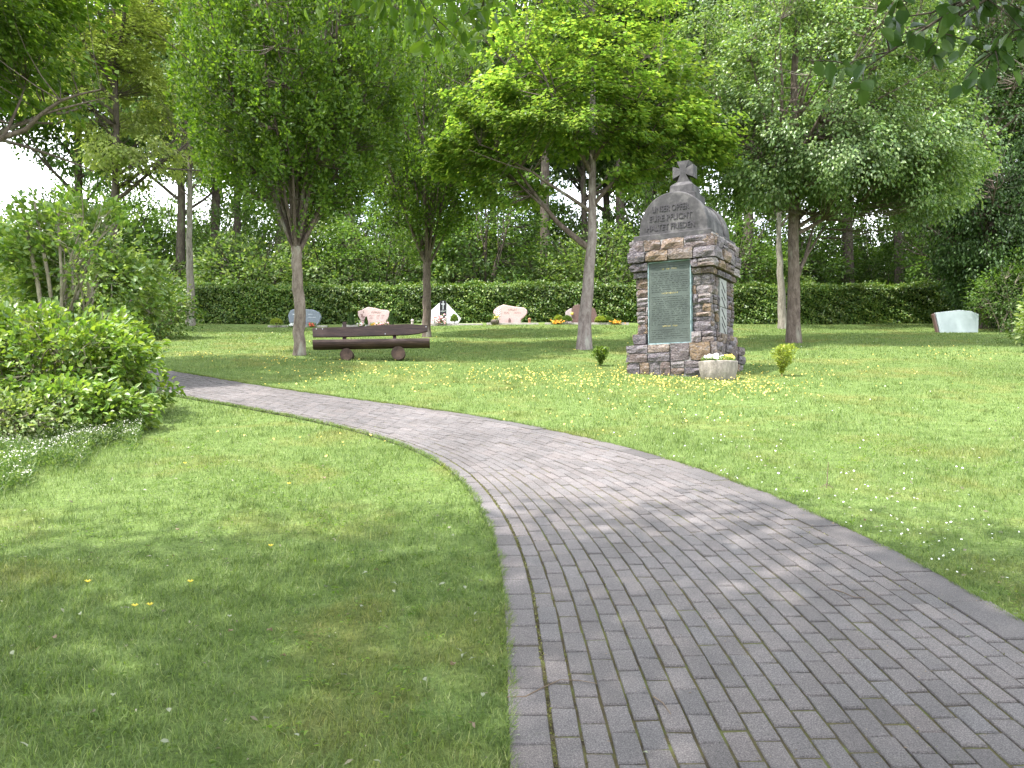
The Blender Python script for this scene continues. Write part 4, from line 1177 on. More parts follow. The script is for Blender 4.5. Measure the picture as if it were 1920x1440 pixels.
# 3 white and black
h3 = headstone('gravestone', 832, 609, 'white angular gravestone with a black central strip and cross')
q = MB(); q.prism([(-26 * sc, 0), (-26 * sc, 26 * sc), (-25 * sc, 28 * sc), (-9.5 * sc, 42 * sc), (-9.5 * sc, 0)], -0.09, 0.09); s3 = q.build('stone', M['white'], h3, bevel=0.006)
q = MB(); q.prism([(3.4 * sc, 0), (3.4 * sc, 42 * sc), (31 * sc, 12 * sc), (25 * sc, 2 * sc), (24 * sc, 0)], -0.09, 0.09); s3b = q.build('stone', M['white'], h3, bevel=0.006)
q = MB(); q.box(-9.2 * sc, 3.1 * sc, -0.10, 0.10, 3 * sc, 44 * sc); q.box(-8.2 * sc, 2.1 * sc, -0.098, 0.098, 44 * sc, 46 * sc); s3c = q.build('dark_strip', M['black'], h3, bevel=0.004)
q = MB(); cross_mb(q, -3 * sc, 29 * sc, 16 * sc, 7 * sc, 1.0 * sc, -0.10); q.build('cross', M['engrw'], s3c)
strokes(1, -8 * sc, 2 * sc, 25 * sc, 3.0 * sc, -0.10, M['engrw'], s3c, 31)
strokes(1, 7 * sc, 19 * sc, 19 * sc, 2.4 * sc, -0.09, M['engrg'], s3b, 32); strokes(1, 6.5 * sc, 20 * sc, 15 * sc, 2.0 * sc, -0.09, M['engrg'], s3b, 33)
q = MB(); q.box(-28 * sc, 28 * sc, -0.15, 0.15, -0.02, 2.4 * sc); q.build('base', M['black'], h3, bevel=0.004)
# 4 pink mushroom shape
h4 = headstone('gravestone', 957, 614, 'pink gravestone with overhanging right side and pale plant relief')
q = MB(); q.prism([(-21 * sc, 0), (19 * sc, 0), (20 * sc, 8 * sc), (27 * sc, 14 * sc), (32 * sc, 20 * sc), (32 * sc, 26 * sc), (26 * sc, 31 * sc), (8 * sc, 33 * sc), (-4 * sc, 35 * sc), (-13 * sc, 37 * sc), (-23 * sc, 33 * sc), (-32 * sc, 26 * sc), (-32 * sc, 19 * sc), (-25 * sc, 12 * sc), (-21 * sc, 6 * sc)], -0.09, 0.09)
s4 = q.build('stone', M['pink'], h4, bevel=0.02)
strokes(1, -3.5 * sc, 12 * sc, 25 * sc, 3.8 * sc, -0.09, M['engr'], s4, 41); strokes(1, -12 * sc, -3 * sc, 20 * sc, 2.2 * sc, -0.09, M['engr'], s4, 42); strokes(1, 6 * sc, 20 * sc, 20 * sc, 1.8 * sc, -0.09, M['engr'], s4, 43)
q = MB()
for k in range(4):
    for sg in (-1, 1): q.box(-0.045, 0.045, -0.005, 0.005, -0.008, 0.008, Matrix.Translation(((-23 + sg * 3.2) * sc, -0.094, (16 + k * 4.2) * sc)) @ Matrix.Rotation(R(-38 * sg), 4, 'Y'))
q.box(-23.4 * sc, -22.6 * sc, -0.098, -0.09, 8 * sc, 31 * sc); q.build('plant_relief', M['engrw'], s4)
q = MB(); q.box(-4 * sc, 1 * sc, -0.22, -0.12, 0, 8 * sc); q.lathe([(0.03, 0.13), (0.035, 0.17), (0.01, 0.2)], 10, Matrix.Translation((-1.5 * sc, -0.17, 0))); o = q.build('grave_lantern', M['brownstone'], None, bevel=0.01)
o.location = h4.location; tag(o, 'small brown grave lantern in front of the pink overhanging gravestone', 'lantern')
# 5 rose and brown pair behind maple trunk
h5 = headstone('gravestone', 1092, 614, 'rose and brown gravestone half hidden behind the leaning maple trunk')
q = MB(); q.prism([(-30 * sc, 0), (-18.5 * sc, 0), (-18.5 * sc, 30 * sc), (-23 * sc, 28 * sc), (-30 * sc, 23 * sc)], -0.08, 0.08); q.build('left_wing', M['rosestone'], h5, bevel=0.01)
q = MB(); q.prism([(-18 * sc, 0), (8 * sc, 0), (8 * sc, 30 * sc), (0, 36 * sc), (-9 * sc, 36.5 * sc), (-15 * sc, 34 * sc), (-18 * sc, 27 * sc)], -0.10, 0.10); s5 = q.build('stone', M['brownstone'], h5, bevel=0.01)
q = MB(); q.prism([(8.5 * sc, 0), (25 * sc, 0), (30 * sc, 16 * sc), (26 * sc, 28 * sc), (16 * sc, 34 * sc), (8.5 * sc, 32 * sc)], -0.08, 0.08); q.build('right_wing', M['brownstone'], h5, bevel=0.01)
q = MB(); q.lathe([(0.04, -0.02), (0.055, 0.0), (0.03, 0.02)], 12, Matrix.Translation((-18 * sc, -0.12, 19 * sc)) @ Matrix.Rotation(R(90), 4, 'X')); q.build('emblem', M['petalYp'], s5)
# low kerbs and soil beds
for x0p, x1p, lb in ((500, 612, 'low dark stone border of the grave bed left of the bench'), (640, 772, 'low border of the grave bed behind the bench'), (790, 905, 'pale kerb in front of the white gravestone'), (912, 1010, 'low pinkish kerb in front of the overhanging gravestone'), (1022, 1180, 'low pale kerb of the grave bed behind the maple')):
    x0, x1 = (x0p - 960) * sc, (x1p - 960) * sc; xm = (x0 + x1) / 2; hw = (x1 - x0) / 2; g0 = gz(xm, GY)
    e = empty('grave_bed', (xm, GY + 0.1, g0)); tag(e, lb, 'grave bed')
    q = MB(); q.box(-hw, hw, -0.10, -0.02, -0.15, 0.065); q.build('kerb', M['kerb'], e, bevel=0.008)
    q = MB(); q.box(-hw, hw, -0.018, 1.2, -0.15, 0.06); q.build('soil', M['soil'], e)
def small_ball(name, px, wpx, hpx, mat, label, cat, shape='ball', dy=0.1):
    x_ = (px - 960) * sc; y_ = GY + dy; z_ = gz(x_, y_)
    e = empty(name, (x_, y_, z_)); tag(e, label, cat)
    w_, h_ = wpx * sc, hpx * sc
    n = 1100 if shape != 'flowers' else 500
    d = unit(rng.normal(size=(n, 3))); d[:, 2] = np.abs(d[:, 2]) if shape == 'ball' else d[:, 2]
    if shape == 'cone':
        t = rng.random(n) ** 1.2; a = rng.uniform(0, 6.28, n); rr_ = w_ / 2 * (1 - t) ** 0.6 * np.clip(t * 9 + 0.4, 0, 1) * rng.uniform(0.7, 1.05, n)
        P = np.stack([rr_ * np.cos(a), rr_ * np.sin(a), t * h_], 1); D = np.stack([np.cos(a) * 0.4, np.sin(a) * 0.4, np.ones(n)], 1) + rng.normal(0, 0.2, (n, 3))
        N = np.stack([np.cos(a), np.sin(a), np.full(n, 0.3)], 1) + rng.normal(0, 0.3, (n, 3))
    else:
        P = d * [w_ / 2, w_ / 2, h_ * 0.55] * rng.uniform(0.8, 1.03, (n, 1)) + [0, 0, h_ * 0.42]; D = d + rng.normal(0, 0.5, (n, 3)); N = d + rng.normal(0, 0.5, (n, 3))
    q = MB(); q.lathe([(0.012, -0.02), (0.012, h_ * 0.5)], 6); q.build('stem', M['twig'], e)
    link('foliage', leaves(name, P, D, N, rng.uniform(0.035, 0.06, n), rng.uniform(0.02, 0.035, n), M[mat]), e)
    return e
small_ball('clipped_bush', 518, 21, 17, 'leafY', 'small round yellow green bush left of the blue grey gravestone', 'bush', dy=-0.1)
small_ball('dwarf_cypress', 657, 14, 26, 'leafC', 'narrow dark cypress left of the wavy pink gravestone', 'shrub', 'cone')
small_ball('dwarf_cypress', 731, 13, 27, 'leafC', 'narrow dark cypress right of the wavy pink gravestone', 'shrub', 'cone')
small_ball('dwarf_cypress', 685, 7, 17, 'leafC', 'tiny green conifer standing before the wavy pink gravestone', 'shrub', 'cone', 0.05)
small_ball('clipped_bush', 1048, 17, 17, 'leafY', 'round yellow bush at the left end of the maple grave', 'bush')
small_ball('clipped_bush', 1064, 17, 16, 'leafHedge', 'round green bush just left of the leaning maple trunk', 'bush', dy=0.0)
small_ball('clipped_bush', 1127, 19, 15, 'leafY', 'round yellowish bush just right of the leaning maple trunk', 'bush')
small_ball('clipped_bush', 1143, 14, 15, 'leafHedge', 'green bush furthest right on the maple grave', 'bush')
small_ball('potted_plant', 851, 12, 20, 'leafS2', 'leafy white flowering plant right of the white gravestone', 'plant')
def flowers_at(name, px, wpx, hpx, mat, label, n=60, extra=None):
    x_ = (px - 960) * sc; y_ = GY - 0.08; e = empty(name, (x_, y_, gz(x_, y_))); tag(e, label, 'flowers')
    w_, h_ = wpx * sc, hpx * sc
    m_ = 220; P = rng.normal(0, 1, (m_, 3)) * [w_ / 4, 0.05, h_ / 4] + [0, 0.04, h_ / 2]; P[:, 2] = np.abs(P[:, 2])
    link('foliage', leaves(name + '_leaf', P, rng.normal(0, 1, (m_, 3)), rng.normal(0, 1, (m_, 3)), np.full(m_, 0.05), np.full(m_, 0.03), M['leafS2']), e)
    blooms(0, -0.03, h_ * 0.6, w_ / 4, 0.05, h_ / 5, n, 0.030, M[mat], e)
    if extra: blooms(0, -0.04, h_ * 0.6, w_ / 3.6, 0.05, h_ / 4, n // 2, 0.030, M[extra], e)
flowers_at('grave_flowers', 823, 32, 20, 'petalP', 'pink and white bouquet before the white gravestone', 70, 'petalW')
flowers_at('grave_flowers', 547, 14, 7, 'petalW', 'white flowers before the blue grey gravestone', 30)
flowers_at('grave_flowers', 584, 16, 9, 'petalR', 'red flowers right of the left bench tree', 24)
flowers_at('grave_flowers', 678, 14, 8, 'petalW', 'white and pink flowers at the left foot of the wavy pink gravestone', 24, 'petalP')
flowers_at('grave_flowers', 714, 22, 8, 'petalP', 'violet pink flowers at the right foot of the wavy pink gravestone', 24)
flowers_at('grave_flowers', 700, 12, 7, 'petalO', 'orange flowers before the middle of the wavy pink gravestone', 12)
flowers_at('grave_flowers', 1044, 24, 9, 'petalO', 'orange flowers left of the leaning maple trunk', 50)
flowers_at('grave_flowers', 1155, 22, 8, 'petalO', 'orange flowers right of the leaning maple trunk', 40)
x_ = (928 - 960) * sc; e = empty('plant_bowl', (x_, GY - 0.02, gz(x_, GY))); tag(e, 'dark round bowl with small flowers before the overhanging pink gravestone', 'bowl')
q = MB(); q.lathe([(0.08, 0.0), (0.14, 0.06), (0.145, 0.14), (0.12, 0.17), (0.10, 0.16)], 16); q.build('bowl', M['bowl'], e, smooth=True)
P = rng.normal(0, 0.06, (120, 3)) + [0, 0, 0.20]; link('foliage', leaves('bowl_leaf', P, rng.normal(0, 1, (120, 3)) + [0, 0, 1], rng.normal(0, 1, (120, 3)), np.full(120, 0.06), np.full(120, 0.03), M['leafS2']), e)
blooms(0, 0, 0.25, 0.05, 0.03, 0.03, 9, 0.03, M['petalYp'], e)
for px, mat_, lb, hh in ((772, 'rosestone', 'small pale grave lantern between the pink and white gravestones', 11), (993, 'terracotta', 'terracotta pot right of the overhanging pink gravestone', 10)):
    x_ = (px - 960) * sc; q = MB(); q.lathe([(0.04, 0), (0.045, hh * sc * 0.7), (0.06, hh * sc * 0.72), (0.055, hh * sc * 0.8), (0.015, hh * sc)], 12)
    o = q.build('grave_lantern' if px < 900 else 'terracotta_pot', M[mat_], None); o.location = (x_, GY + 0.06, gz(x_, GY) + 0.05); tag(o, lb, 'lantern' if px < 900 else 'pot')

# large pale slab leaning before the hedge, right
gx, gy = G(1790, 622)
e = empty('pale_slab', (gx, gy, gz(gx, gy))); tag(e, 'large pale grey stone slab on the lawn before the hedge at the far right', 'slab')
k = gy / FPX
q = MB(); q.prism([(-29 * k, -0.05), (42 * k, -0.05), (44 * k, 34 * k), (30 * k, 40 * k), (8 * k, 42 * k), (-37 * k, 37 * k)], -0.07, 0.05); q.build('face', simple_mat('pale_polished_slab', [(0.3, (0.30, 0.345, 0.345)), (0.7, (0.40, 0.44, 0.44))], 3, 0.5, 0.1, 40), e, bevel=0.01)
q = MB(); q.prism([(-32.5 * k, -0.05), (-30 * k, -0.05), (-38 * k, 36 * k), (-40.5 * k, 34 * k)], -0.04, 0.12); q.build('edge', M['brownstone'], e, bevel=0.005)

# ================================================================== TREES ON THE LAWN
def tree_base(px, py): x_, y_ = G(px, py); return x_, y_, gz(x_, y_)
# --- hornbeam left of the bench
def hornbeam(px, py, th, tr, cr_w, top, nl, nclus, nleaf, label, lean=0.0, low=0.0, ph=0.0, L=0.098, mats=None, cshift=(0, 0)):
    x_, y_, z_ = tree_base(px, py)
    limbs = []
    for k in range(nl):
        a = 2 * math.pi * k / nl + random.uniform(-0.2, 0.2); s_ = (random.uniform(0.55, 1.0) if k % 3 else random.uniform(0.1, 0.35))
        ex = cr_w * s_ * math.cos(a); ey = cr_w * s_ * math.sin(a); ez = th + (top - th) * (0.95 - 0.35 * s_ * random.uniform(0.7, 1.1))
        h0 = th * random.uniform(0.90, 1.0)
        limbs.append(((lean * h0 / th, 0, h0), (lean + ex * 0.55, ey * 0.55, h0 + (ez - h0) * 0.42), (lean + ex, ey, ez), tr * random.uniform(0.28, 0.48)))
    H = top - th; m_ = cshift
    ells = [(lean + m_[0], m_[1], th + H * 0.62, cr_w, cr_w, H * 0.45), (lean + m_[0], m_[1], th + H * 0.42, cr_w * 0.92, cr_w * 0.92, H * 0.33), (lean + m_[0], m_[1], th + H * 0.24 + low, cr_w * 0.62, cr_w * 0.62, H * 0.20)]
    o = plant('hornbeam_tree', (x_, y_, z_), [(0, 0, -0.12), (lean * 0.3, 0, th * 0.5), (lean, 0, th)], limbs, ells, nclus, nleaf, L, L * 0.62, mats or (M['barkH'], M['leafH']),
              style='fan', cr=(0.12, 0.12, 0.36), trunk_r=(tr, tr * 0.86), gap=-0.18, lump=2.4, shell=0.35, limb_r=(0.07, 0.010), ph=ph, twig_r=0.006)
    tag(o, label, 'tree'); return o
hornbeam(562, 668, 2.25, 0.125, 2.75, 9.8, 19, 1900, 42, 'hornbeam with a speckled grey trunk standing at the left end of the bench', lean=-0.10)
hornbeam(800, 632, 2.05, 0.125, 2.1, 8.8, 17, 1000, 38, 'fan shaped hornbeam with darker trunk standing behind the right end of the bench', ph=1.3, mats=(M['barkB'], M['leafH']))
# --- maple
x_, y_, z_ = tree_base(1095, 652)
k = y_ / FPX
tl_ = [(0, 0, -0.12), (0.03, 0, 0.9), (0.14, 0, 2.0), (0.20, 0, 2.75), (0.20, 0, 4.0), (0.24, 0, 5.6), (0.26, 0, 8.0)]
limbs = [((0.15, 0, 2.35), (-0.9, 0.1, 3.1), (-2.2, 0.4, 5.3), 0.085), ((0.19, 0, 3.2), (-1.0, -0.5, 3.9), (-2.4, -0.9, 4.6), 0.05), ((0.21, 0, 3.35), (0.9, -0.2, 4.1), (2.0, -0.3, 5.6), 0.06),
         ((0.2, 0, 3.6), (1.4, 0.5, 4.2), (2.8, 0.3, 4.9), 0.05), ((0.2, 0, 4.1), (-0.5, -0.6, 5.2), (-1.3, -1.2, 6.6), 0.06), ((0.22, 0, 4.4), (0.8, -1.0, 5.2), (1.6, -1.6, 6.0), 0.05),
         ((0.2, 0, 4.6), (0.5, 1.0, 5.6), (0.8, 2.0, 6.6), 0.05), ((0.22, 0, 5.2), (-0.7, 0.4, 6.2), (-1.8, 0.8, 7.4), 0.05), ((0.24, 0, 5.5), (1.2, 0.2, 6.6), (2.2, 0.5, 7.8), 0.05), ((0.24, 0, 6.4), (0.3, -0.6, 7.6), (0.6, -1.0, 9.0), 0.05), ((0.24, 0, 5.0), (-1.6, 0, 5.6), (-2.9, -0.3, 6.2), 0.045)]
ells = [(0.1, 0, 6.2, 2.7, 2.5, 1.5, 9), (-1.6, -0.3, 5.0, 1.5, 1.5, 0.9, 4), (1.9, -0.2, 5.0, 1.6, 1.4, 0.9, 4.5), (0.2, 0, 8.0, 2.3, 2.2, 1.6, 6), (-0.4, -1.0, 5.2, 1.6, 1.2, 0.9, 2.5), (3.0, -0.2, 4.7, 0.7, 0.8, 0.45, 0.8), (-2.4, 0, 5.6, 1.1, 1.2, 0.8, 2), (-1.6, 0.2, 3.9, 1.1, 0.9, 0.5, 1.6), (-2.9, 0.1, 4.5, 0.8, 0.9, 0.45, 1.1), (1.5, -0.3, 4.0, 0.9, 0.8, 0.4, 1.2), (2.6, 0.1, 3.9, 0.7, 0.7, 0.3, 0.7)]
o = plant('maple_tree', (x_, y_, z_), tl_, limbs, ells, 1000, 36, 0.125, 0.115, (M['barkM'], M['leafM']), style='layer', cr=(0.36, 0.36, 0.13), trunk_r=(0.165, 0.05), gap=-0.12, lump=1.9, shell=0.25, limb_r=(0.06, 0.010), ph=0.4)
tag(o, 'yellow green maple with a leaning pale trunk left of the stone monument', 'tree')
# --- large tree right
x_, y_, z_ = tree_base(1488, 643)
limbs = []
for k_ in range(15):
    a = 2 * math.pi * k_ / 15 * 1.0 + random.uniform(-0.2, 0.2); s_ = random.uniform(0.6, 1.0); h0 = 2.7 + 0.25 * k_ * 0.6
    w_ = 3.6; limbs.append(((0.05, 0, h0), (w_ * 0.5 * s_ * math.cos(a), w_ * 0.5 * s_ * math.sin(a), h0 + 0.9), (w_ * s_ * math.cos(a) + 0.5, w_ * s_ * math.sin(a), h0 + 1.6 + random.uniform(0, 1.8)), random.uniform(0.05, 0.09)))
limbs.append(((0.05, 0, 1.5), (0.6, 0.5, 2.4), (1.1, 0.9, 4.2), 0.07))
ells = [(0.9, 0, 6.6, 3.4, 3.2, 2.6, 12), (2.2, -0.6, 4.6, 2.4, 2.2, 1.0, 5), (-1.0, -0.4, 4.9, 1.9, 2.0, 1.1, 4), (1.2, 0, 9.4, 3.0, 3.0, 2.2, 8), (0.8, -1.6, 4.0, 1.2, 1.0, 0.6, 1.2), (3.0, 0.3, 5.8, 1.9, 2.0, 1.2, 3), (-2.0, 0, 6.8, 1.5, 1.8, 1.6, 3), (1.6, -0.4, 3.9, 1.9, 1.8, 0.7, 2.6), (3.4, -0.3, 4.2, 1.4, 1.5, 0.9, 2.6), (-1.2, -0.6, 3.7, 1.1, 1.0, 0.55, 1.4), (2.6, -0.8, 3.3, 1.2, 1.0, 0.5, 1.4)]
o = plant('broad_tree', (x_, y_, z_), [(0, 0, -0.12), (0.02, 0, 2.2), (0.08, 0, 4.2), (0.1, 0, 6.5), (0.3, 0, 9.5)], limbs, ells, 2300, 40, 0.105, 0.066, (M['barkB'], M['leafL']), style='droop', cr=(0.36, 0.36, 0.26), trunk_r=(0.165, 0.06), gap=-0.15, lump=1.7, shell=0.40, limb_r=(0.06, 0.012), ph=2.0)
tag(o, 'large spreading tree with a brown trunk and silvery green leaves right of the monument', 'tree')
# --- slim grey trunk beside it
x_, y_, z_ = tree_base(1468, 614)
limbs = [((0, 0, 3.4 + 0.4 * k_), (0.5 * math.cos(k_ * 2.1), 0.5 * math.sin(k_ * 2.1), 4.2 + 0.4 * k_), (1.4 * math.cos(k_ * 2.1), 1.4 * math.sin(k_ * 2.1), 5.2 + 0.5 * k_), 0.04) for k_ in range(8)]
o = plant('slender_tree', (x_, y_, z_), [(0, 0, -0.1), (-0.05, 0, 1.6), (-0.1, 0, 3.2), (0, 0, 7.5)], limbs, [(0, 0, 6.6, 2.0, 2.0, 2.3)], 330, 32, 0.11, 0.07, (M['barkG'], M['leafF']), style='bush', cr=0.36, trunk_r=(0.15, 0.04), gap=-0.3)
tag(o, 'slender pale grey trunk close behind the large brown trunk right of the monument', 'tree')
# --- slim pole-like tree at left
x_, y_, z_ = tree_base(357, 610)
limbs = [((-0.08, 0, 3.9), (0.3, 0, 4.15), (0.75, 0, 4.25), 0.02), ((-0.08, 0, 4.4), (-0.6, 0, 5.0), (-1.4, 0.2, 5.6), 0.03)] + [((-0.08, 0, 4.6 + 0.3 * k_), (0.4 * math.cos(k_ * 2.4), 0.4 * math.sin(k_ * 2.4), 5.4 + 0.3 * k_), (1.3 * math.cos(k_ * 2.4), 1.3 * math.sin(k_ * 2.4), 6.2 + 0.5 * k_), 0.03) for k_ in range(6)]
o = plant('slender_tree', (x_, y_, z_), [(0, 0, -0.1), (-0.02, 0, 1.6), (-0.10, 0, 3.2), (-0.08, 0, 6.5)], limbs, [(-0.3, 0, 7.0, 1.6, 1.8, 2.0)], 210, 30, 0.10, 0.07, (M['barkG'], M['leafP']), style='bush', cr=0.34, trunk_r=(0.15, 0.07), gap=-0.3)
tag(o, 'slender bare lower trunk standing alone at the left end of the hedge', 'tree')
# --- pale spring tree far left
limbs = []
for k_ in range(13):
    a = 2 * math.pi * k_ / 13; h0 = 4.0 + 0.4 * k_
    limbs.append(((0, 0, h0), (1.6 * math.cos(a), 1.6 * math.sin(a), h0 + 1.3), (3.2 * math.cos(a), 3.2 * math.sin(a), h0 + 2.6), 0.07))
tx_, ty_ = (205 - 960) / FPX * 27.5, 27.5
o = plant('pale_tree', (tx_, ty_, gz(tx_, ty_)), [(0, 0, -0.1), (0.1, 0, 4), (0, 0, 8), (-0.2, 0, 12)], limbs, [(-0.3, 0, 10.6, 3.0, 3.0, 2.6), (-0.6, 0, 7.6, 2.5, 2.4, 1.5), (0.6, 0, 5.3, 1.6, 1.6, 0.8)], 950, 34, 0.14, 0.10, (M['barkD'], M['leafP']), style='layer', cr=(0.42, 0.42, 0.2), trunk_r=(0.15, 0.04), gap=-0.05, lump=1.5, shell=0.4, ph=0.9)
tag(o, 'pale yellow green tree with open branching behind the tall shrub at left', 'tree')
# --- dark tree entering at the upper left
tx_, ty_ = -9.0, 13.6
limbs = [((0, 0, 3.0 + 0.4 * k_), (1.2 * math.cos(k_ * 0.9), 1.2 * math.sin(k_ * 0.9), 4.0 + 0.4 * k_), (2.6 * math.cos(k_ * 0.9), 2.6 * math.sin(k_ * 0.9), 4.6 + 0.5 * k_), 0.07) for k_ in range(13)]
o = plant('dark_maple_tree', (tx_, ty_, gz(tx_, ty_)), [(0, 0, -0.1), (0, 0, 4), (0.1, 0, 9)], limbs, [(0.0, 0, 7.4, 2.8, 2.7, 2.7), (0.5, 0, 4.9, 1.9, 1.9, 0.9)], 680, 36, 0.13, 0.10, (M['barkB'], M['leafH']), style='layer', cr=(0.36, 0.36, 0.2), trunk_r=(0.17, 0.05), gap=-0.35, lump=1.4, shell=0.3)
tag(o, 'dark green tree whose branches reach in at the upper left corner', 'tree')

# ================================================================== SHRUBS LEFT
def shrub(name, x_, y_, ells, stems, nclus, nleaf, L, W, mats, label, cr=0.17, style='bush', rich=True, gap=-0.3, lump=3.0, shell=0.5, cat='shrub', seed_ph=0.0, sr=0.022):
    z_ = gz(x_, y_); limbs = []
    for k_ in range(stems):
        e_ = ells[k_ % len(ells)]; a = random.uniform(0, 6.28)
        tip = (e_[0] + e_[3] * 0.75 * math.cos(a), e_[1] + e_[4] * 0.75 * math.sin(a), e_[2] + e_[5] * random.uniform(0.0, 0.7))
        b_ = (random.uniform(-0.22, 0.22) + e_[0] * 0.35, random.uniform(-0.2, 0.2) + e_[1] * 0.35, -0.05)
        limbs.append((b_, ((b_[0] * 0.7 + tip[0] * 0.3), (b_[1] * 0.7 + tip[1] * 0.3), tip[2] * 0.65), tip, random.uniform(0.6, 1.2) * sr))
    o = plant(name, (x_, y_, z_), None, limbs, ells, nclus, nleaf, L, W, mats, style=style, cr=cr, gap=gap, lump=lump, shell=shell, limb_r=(0.02, 0.006), rich=rich, twig_r=0.004, ph=seed_ph)
    tag(o, label, cat); return o
shrub('spreading_shrub', -5.4, 10.1, [(0, 0, 0.62, 1.25, 1.0, 0.62), (0.75, -0.15, 0.72, 0.72, 0.6, 0.40), (-0.9, 0, 0.7, 1.0, 0.9, 0.65), (0.2, 0.4, 0.95, 0.9, 0.7, 0.42), (0.95, 0.25, 0.34, 0.55, 0.5, 0.28)], 26, 620, 17, 0.085, 0.058,
      (M['stem'], M['leafS']), 'broad spreading bush with yellow green leaf tips at the left edge of the path', cr=0.15)
shrub('low_shrub', -4.7, 9.2, [(0, 0, 0.28, 0.75, 0.42, 0.27), (0.55, 0.1, 0.22, 0.4, 0.35, 0.2), (-0.7, 0.1, 0.25, 0.5, 0.4, 0.25)], 12, 210, 15, 0.085, 0.052, (M['stem'], M['leafS2']), 'low leafy bush with pale buds in front of the spreading bush, above the white flowers', cr=0.12)
shrub('tall_shrub', -6.55, 13.0, [(0, 0, 2.25, 1.0, 0.9, 0.62), (-0.45, 0, 1.95, 0.6, 0.7, 0.7), (0.75, 0, 1.6, 0.7, 0.8, 0.65), (0.75, 0, 0.75, 0.6, 0.7, 0.5), (0.2, 0.2, 1.4, 0.7, 0.6, 0.7)], 16, 430, 17, 0.10, 0.068, (M['stem'], M['leafS2']), 'tall open shrub with bare leaning stems rising behind the spreading bush', cr=0.18, sr=0.045, gap=-0.1, lump=2.6)
shrub('low_yellow_shrub', -5.2, 8.7, [(0, 0, 0.25, 0.6, 0.45, 0.26), (0.5, 0, 0.2, 0.4, 0.3, 0.18)], 8, 120, 14, 0.065, 0.042, (M['stem'], M['leafU']), 'small yellowish bush at the left photo edge above the white flowers', cr=0.10)
shrub('background_shrub', -10.6, 18.5, [(0, 0, 0.9, 1.6, 1.2, 0.9), (1.2, 0.4, 0.7, 1.0, 1.0, 0.7), (-1.5, 0, 1.4, 1.5, 1.2, 1.2)], 12, 420, 18, 0.10, 0.065, (M['stem'], M['leafU']), 'rounded pale bush standing far left behind the tall shrub', cr=0.25, rich=False)
shrub('background_shrub', -10.0, 23.5, [(0, 0, 1.0, 1.3, 1.2, 1.0), (0.9, 0, 0.6, 0.8, 0.8, 0.6)], 10, 330, 18, 0.10, 0.065, (M['stem'], M['leafHedge']), 'dark rounded bush between the tall shrub and the left end of the hedge', cr=0.25, rich=False)
shrub('background_shrub', -12.6, 24.5, [(0, 0, 1.7, 2.4, 1.6, 1.8)], 10, 420, 18, 0.12, 0.08, (M['stem'], M['leafU']), 'high pale bush furthest left at the end of the lawn', cr=0.3, rich=False)

ts = [o for o in bpy.data.objects if o.get('label', '').startswith('tall open shrub')][0]
for (a_, b_, c_, d_, r_) in ((44, 440, 78, 600, 0.034), (66, 430, 98, 600, 0.028), (104, 440, 112, 600, 0.024)):
    p_ = np.array(U0(a_, b_, 12.6)) - np.array(ts.location); q_ = np.array(U0(c_, d_, 12.6)) - np.array(ts.location)
    T = Tubes(); T.add([q_ + (q_ - p_) * 0.15, q_, (p_ + q_) / 2 + [0.02, 0, 0], p_, p_ + (p_ - q_) * 0.3], [r_, r_, r_ * 0.95, r_ * 0.85, r_ * 0.6], 7, 0.05)
    link('stem', T.mesh('leaning_stem', M['stem']), ts)
# white flowering ground cover
n = 16000
px = rng.uniform(-120, 265, n); t = (px + 120) / 385; lo = 972 - 155 * t + 13 * np.sin(px * 0.055) + 8 * np.sin(px * 0.13 + 1) + rng.normal(0, 5, n); hi = 860 - 50 * t
py = hi + (lo - hi) * rng.random(n)
pts = np.array([G(a_, b_) for a_, b_ in zip(px, py)])
bump_ = 0.5 + 0.5 * np.sin(pts[:, 0] * 6) * np.sin(pts[:, 1] * 7)
top_ = 0.07 + 0.11 * bump_
P = np.stack([pts[:, 0], pts[:, 1], ground(pts[:, 0], pts[:, 1]) + rng.uniform(0.0, 1, n) * top_], 1)
D = rng.normal(0, 0.6, (n, 3)) + [0, 0, 0.8]
gc = empty('ground_cover', (0, 0, 0)); tag(gc, 'low cushion of small white flowers edging the shrubs at left', 'ground cover', kind='stuff')
link('foliage', leaves('cover_leaf', P, D, rng.normal(0, 1, (n, 3)), rng.uniform(0.03, 0.06, n), rng.uniform(0.006, 0.014, n), M['leafW']), gc)
m_ = 1700; sel = rng.integers(0, n, m_); sel = sel[(lumpy(P[sel], 6.0) > -0.45)]; m_ = len(sel)
link('blossoms', discs('cover_blossoms', P[sel, 0], P[sel, 1], top_[sel] + rng.uniform(0.0, 0.03, m_), rng.uniform(0.004, 0.008, m_), M['petalW2'], petals=5), gc)

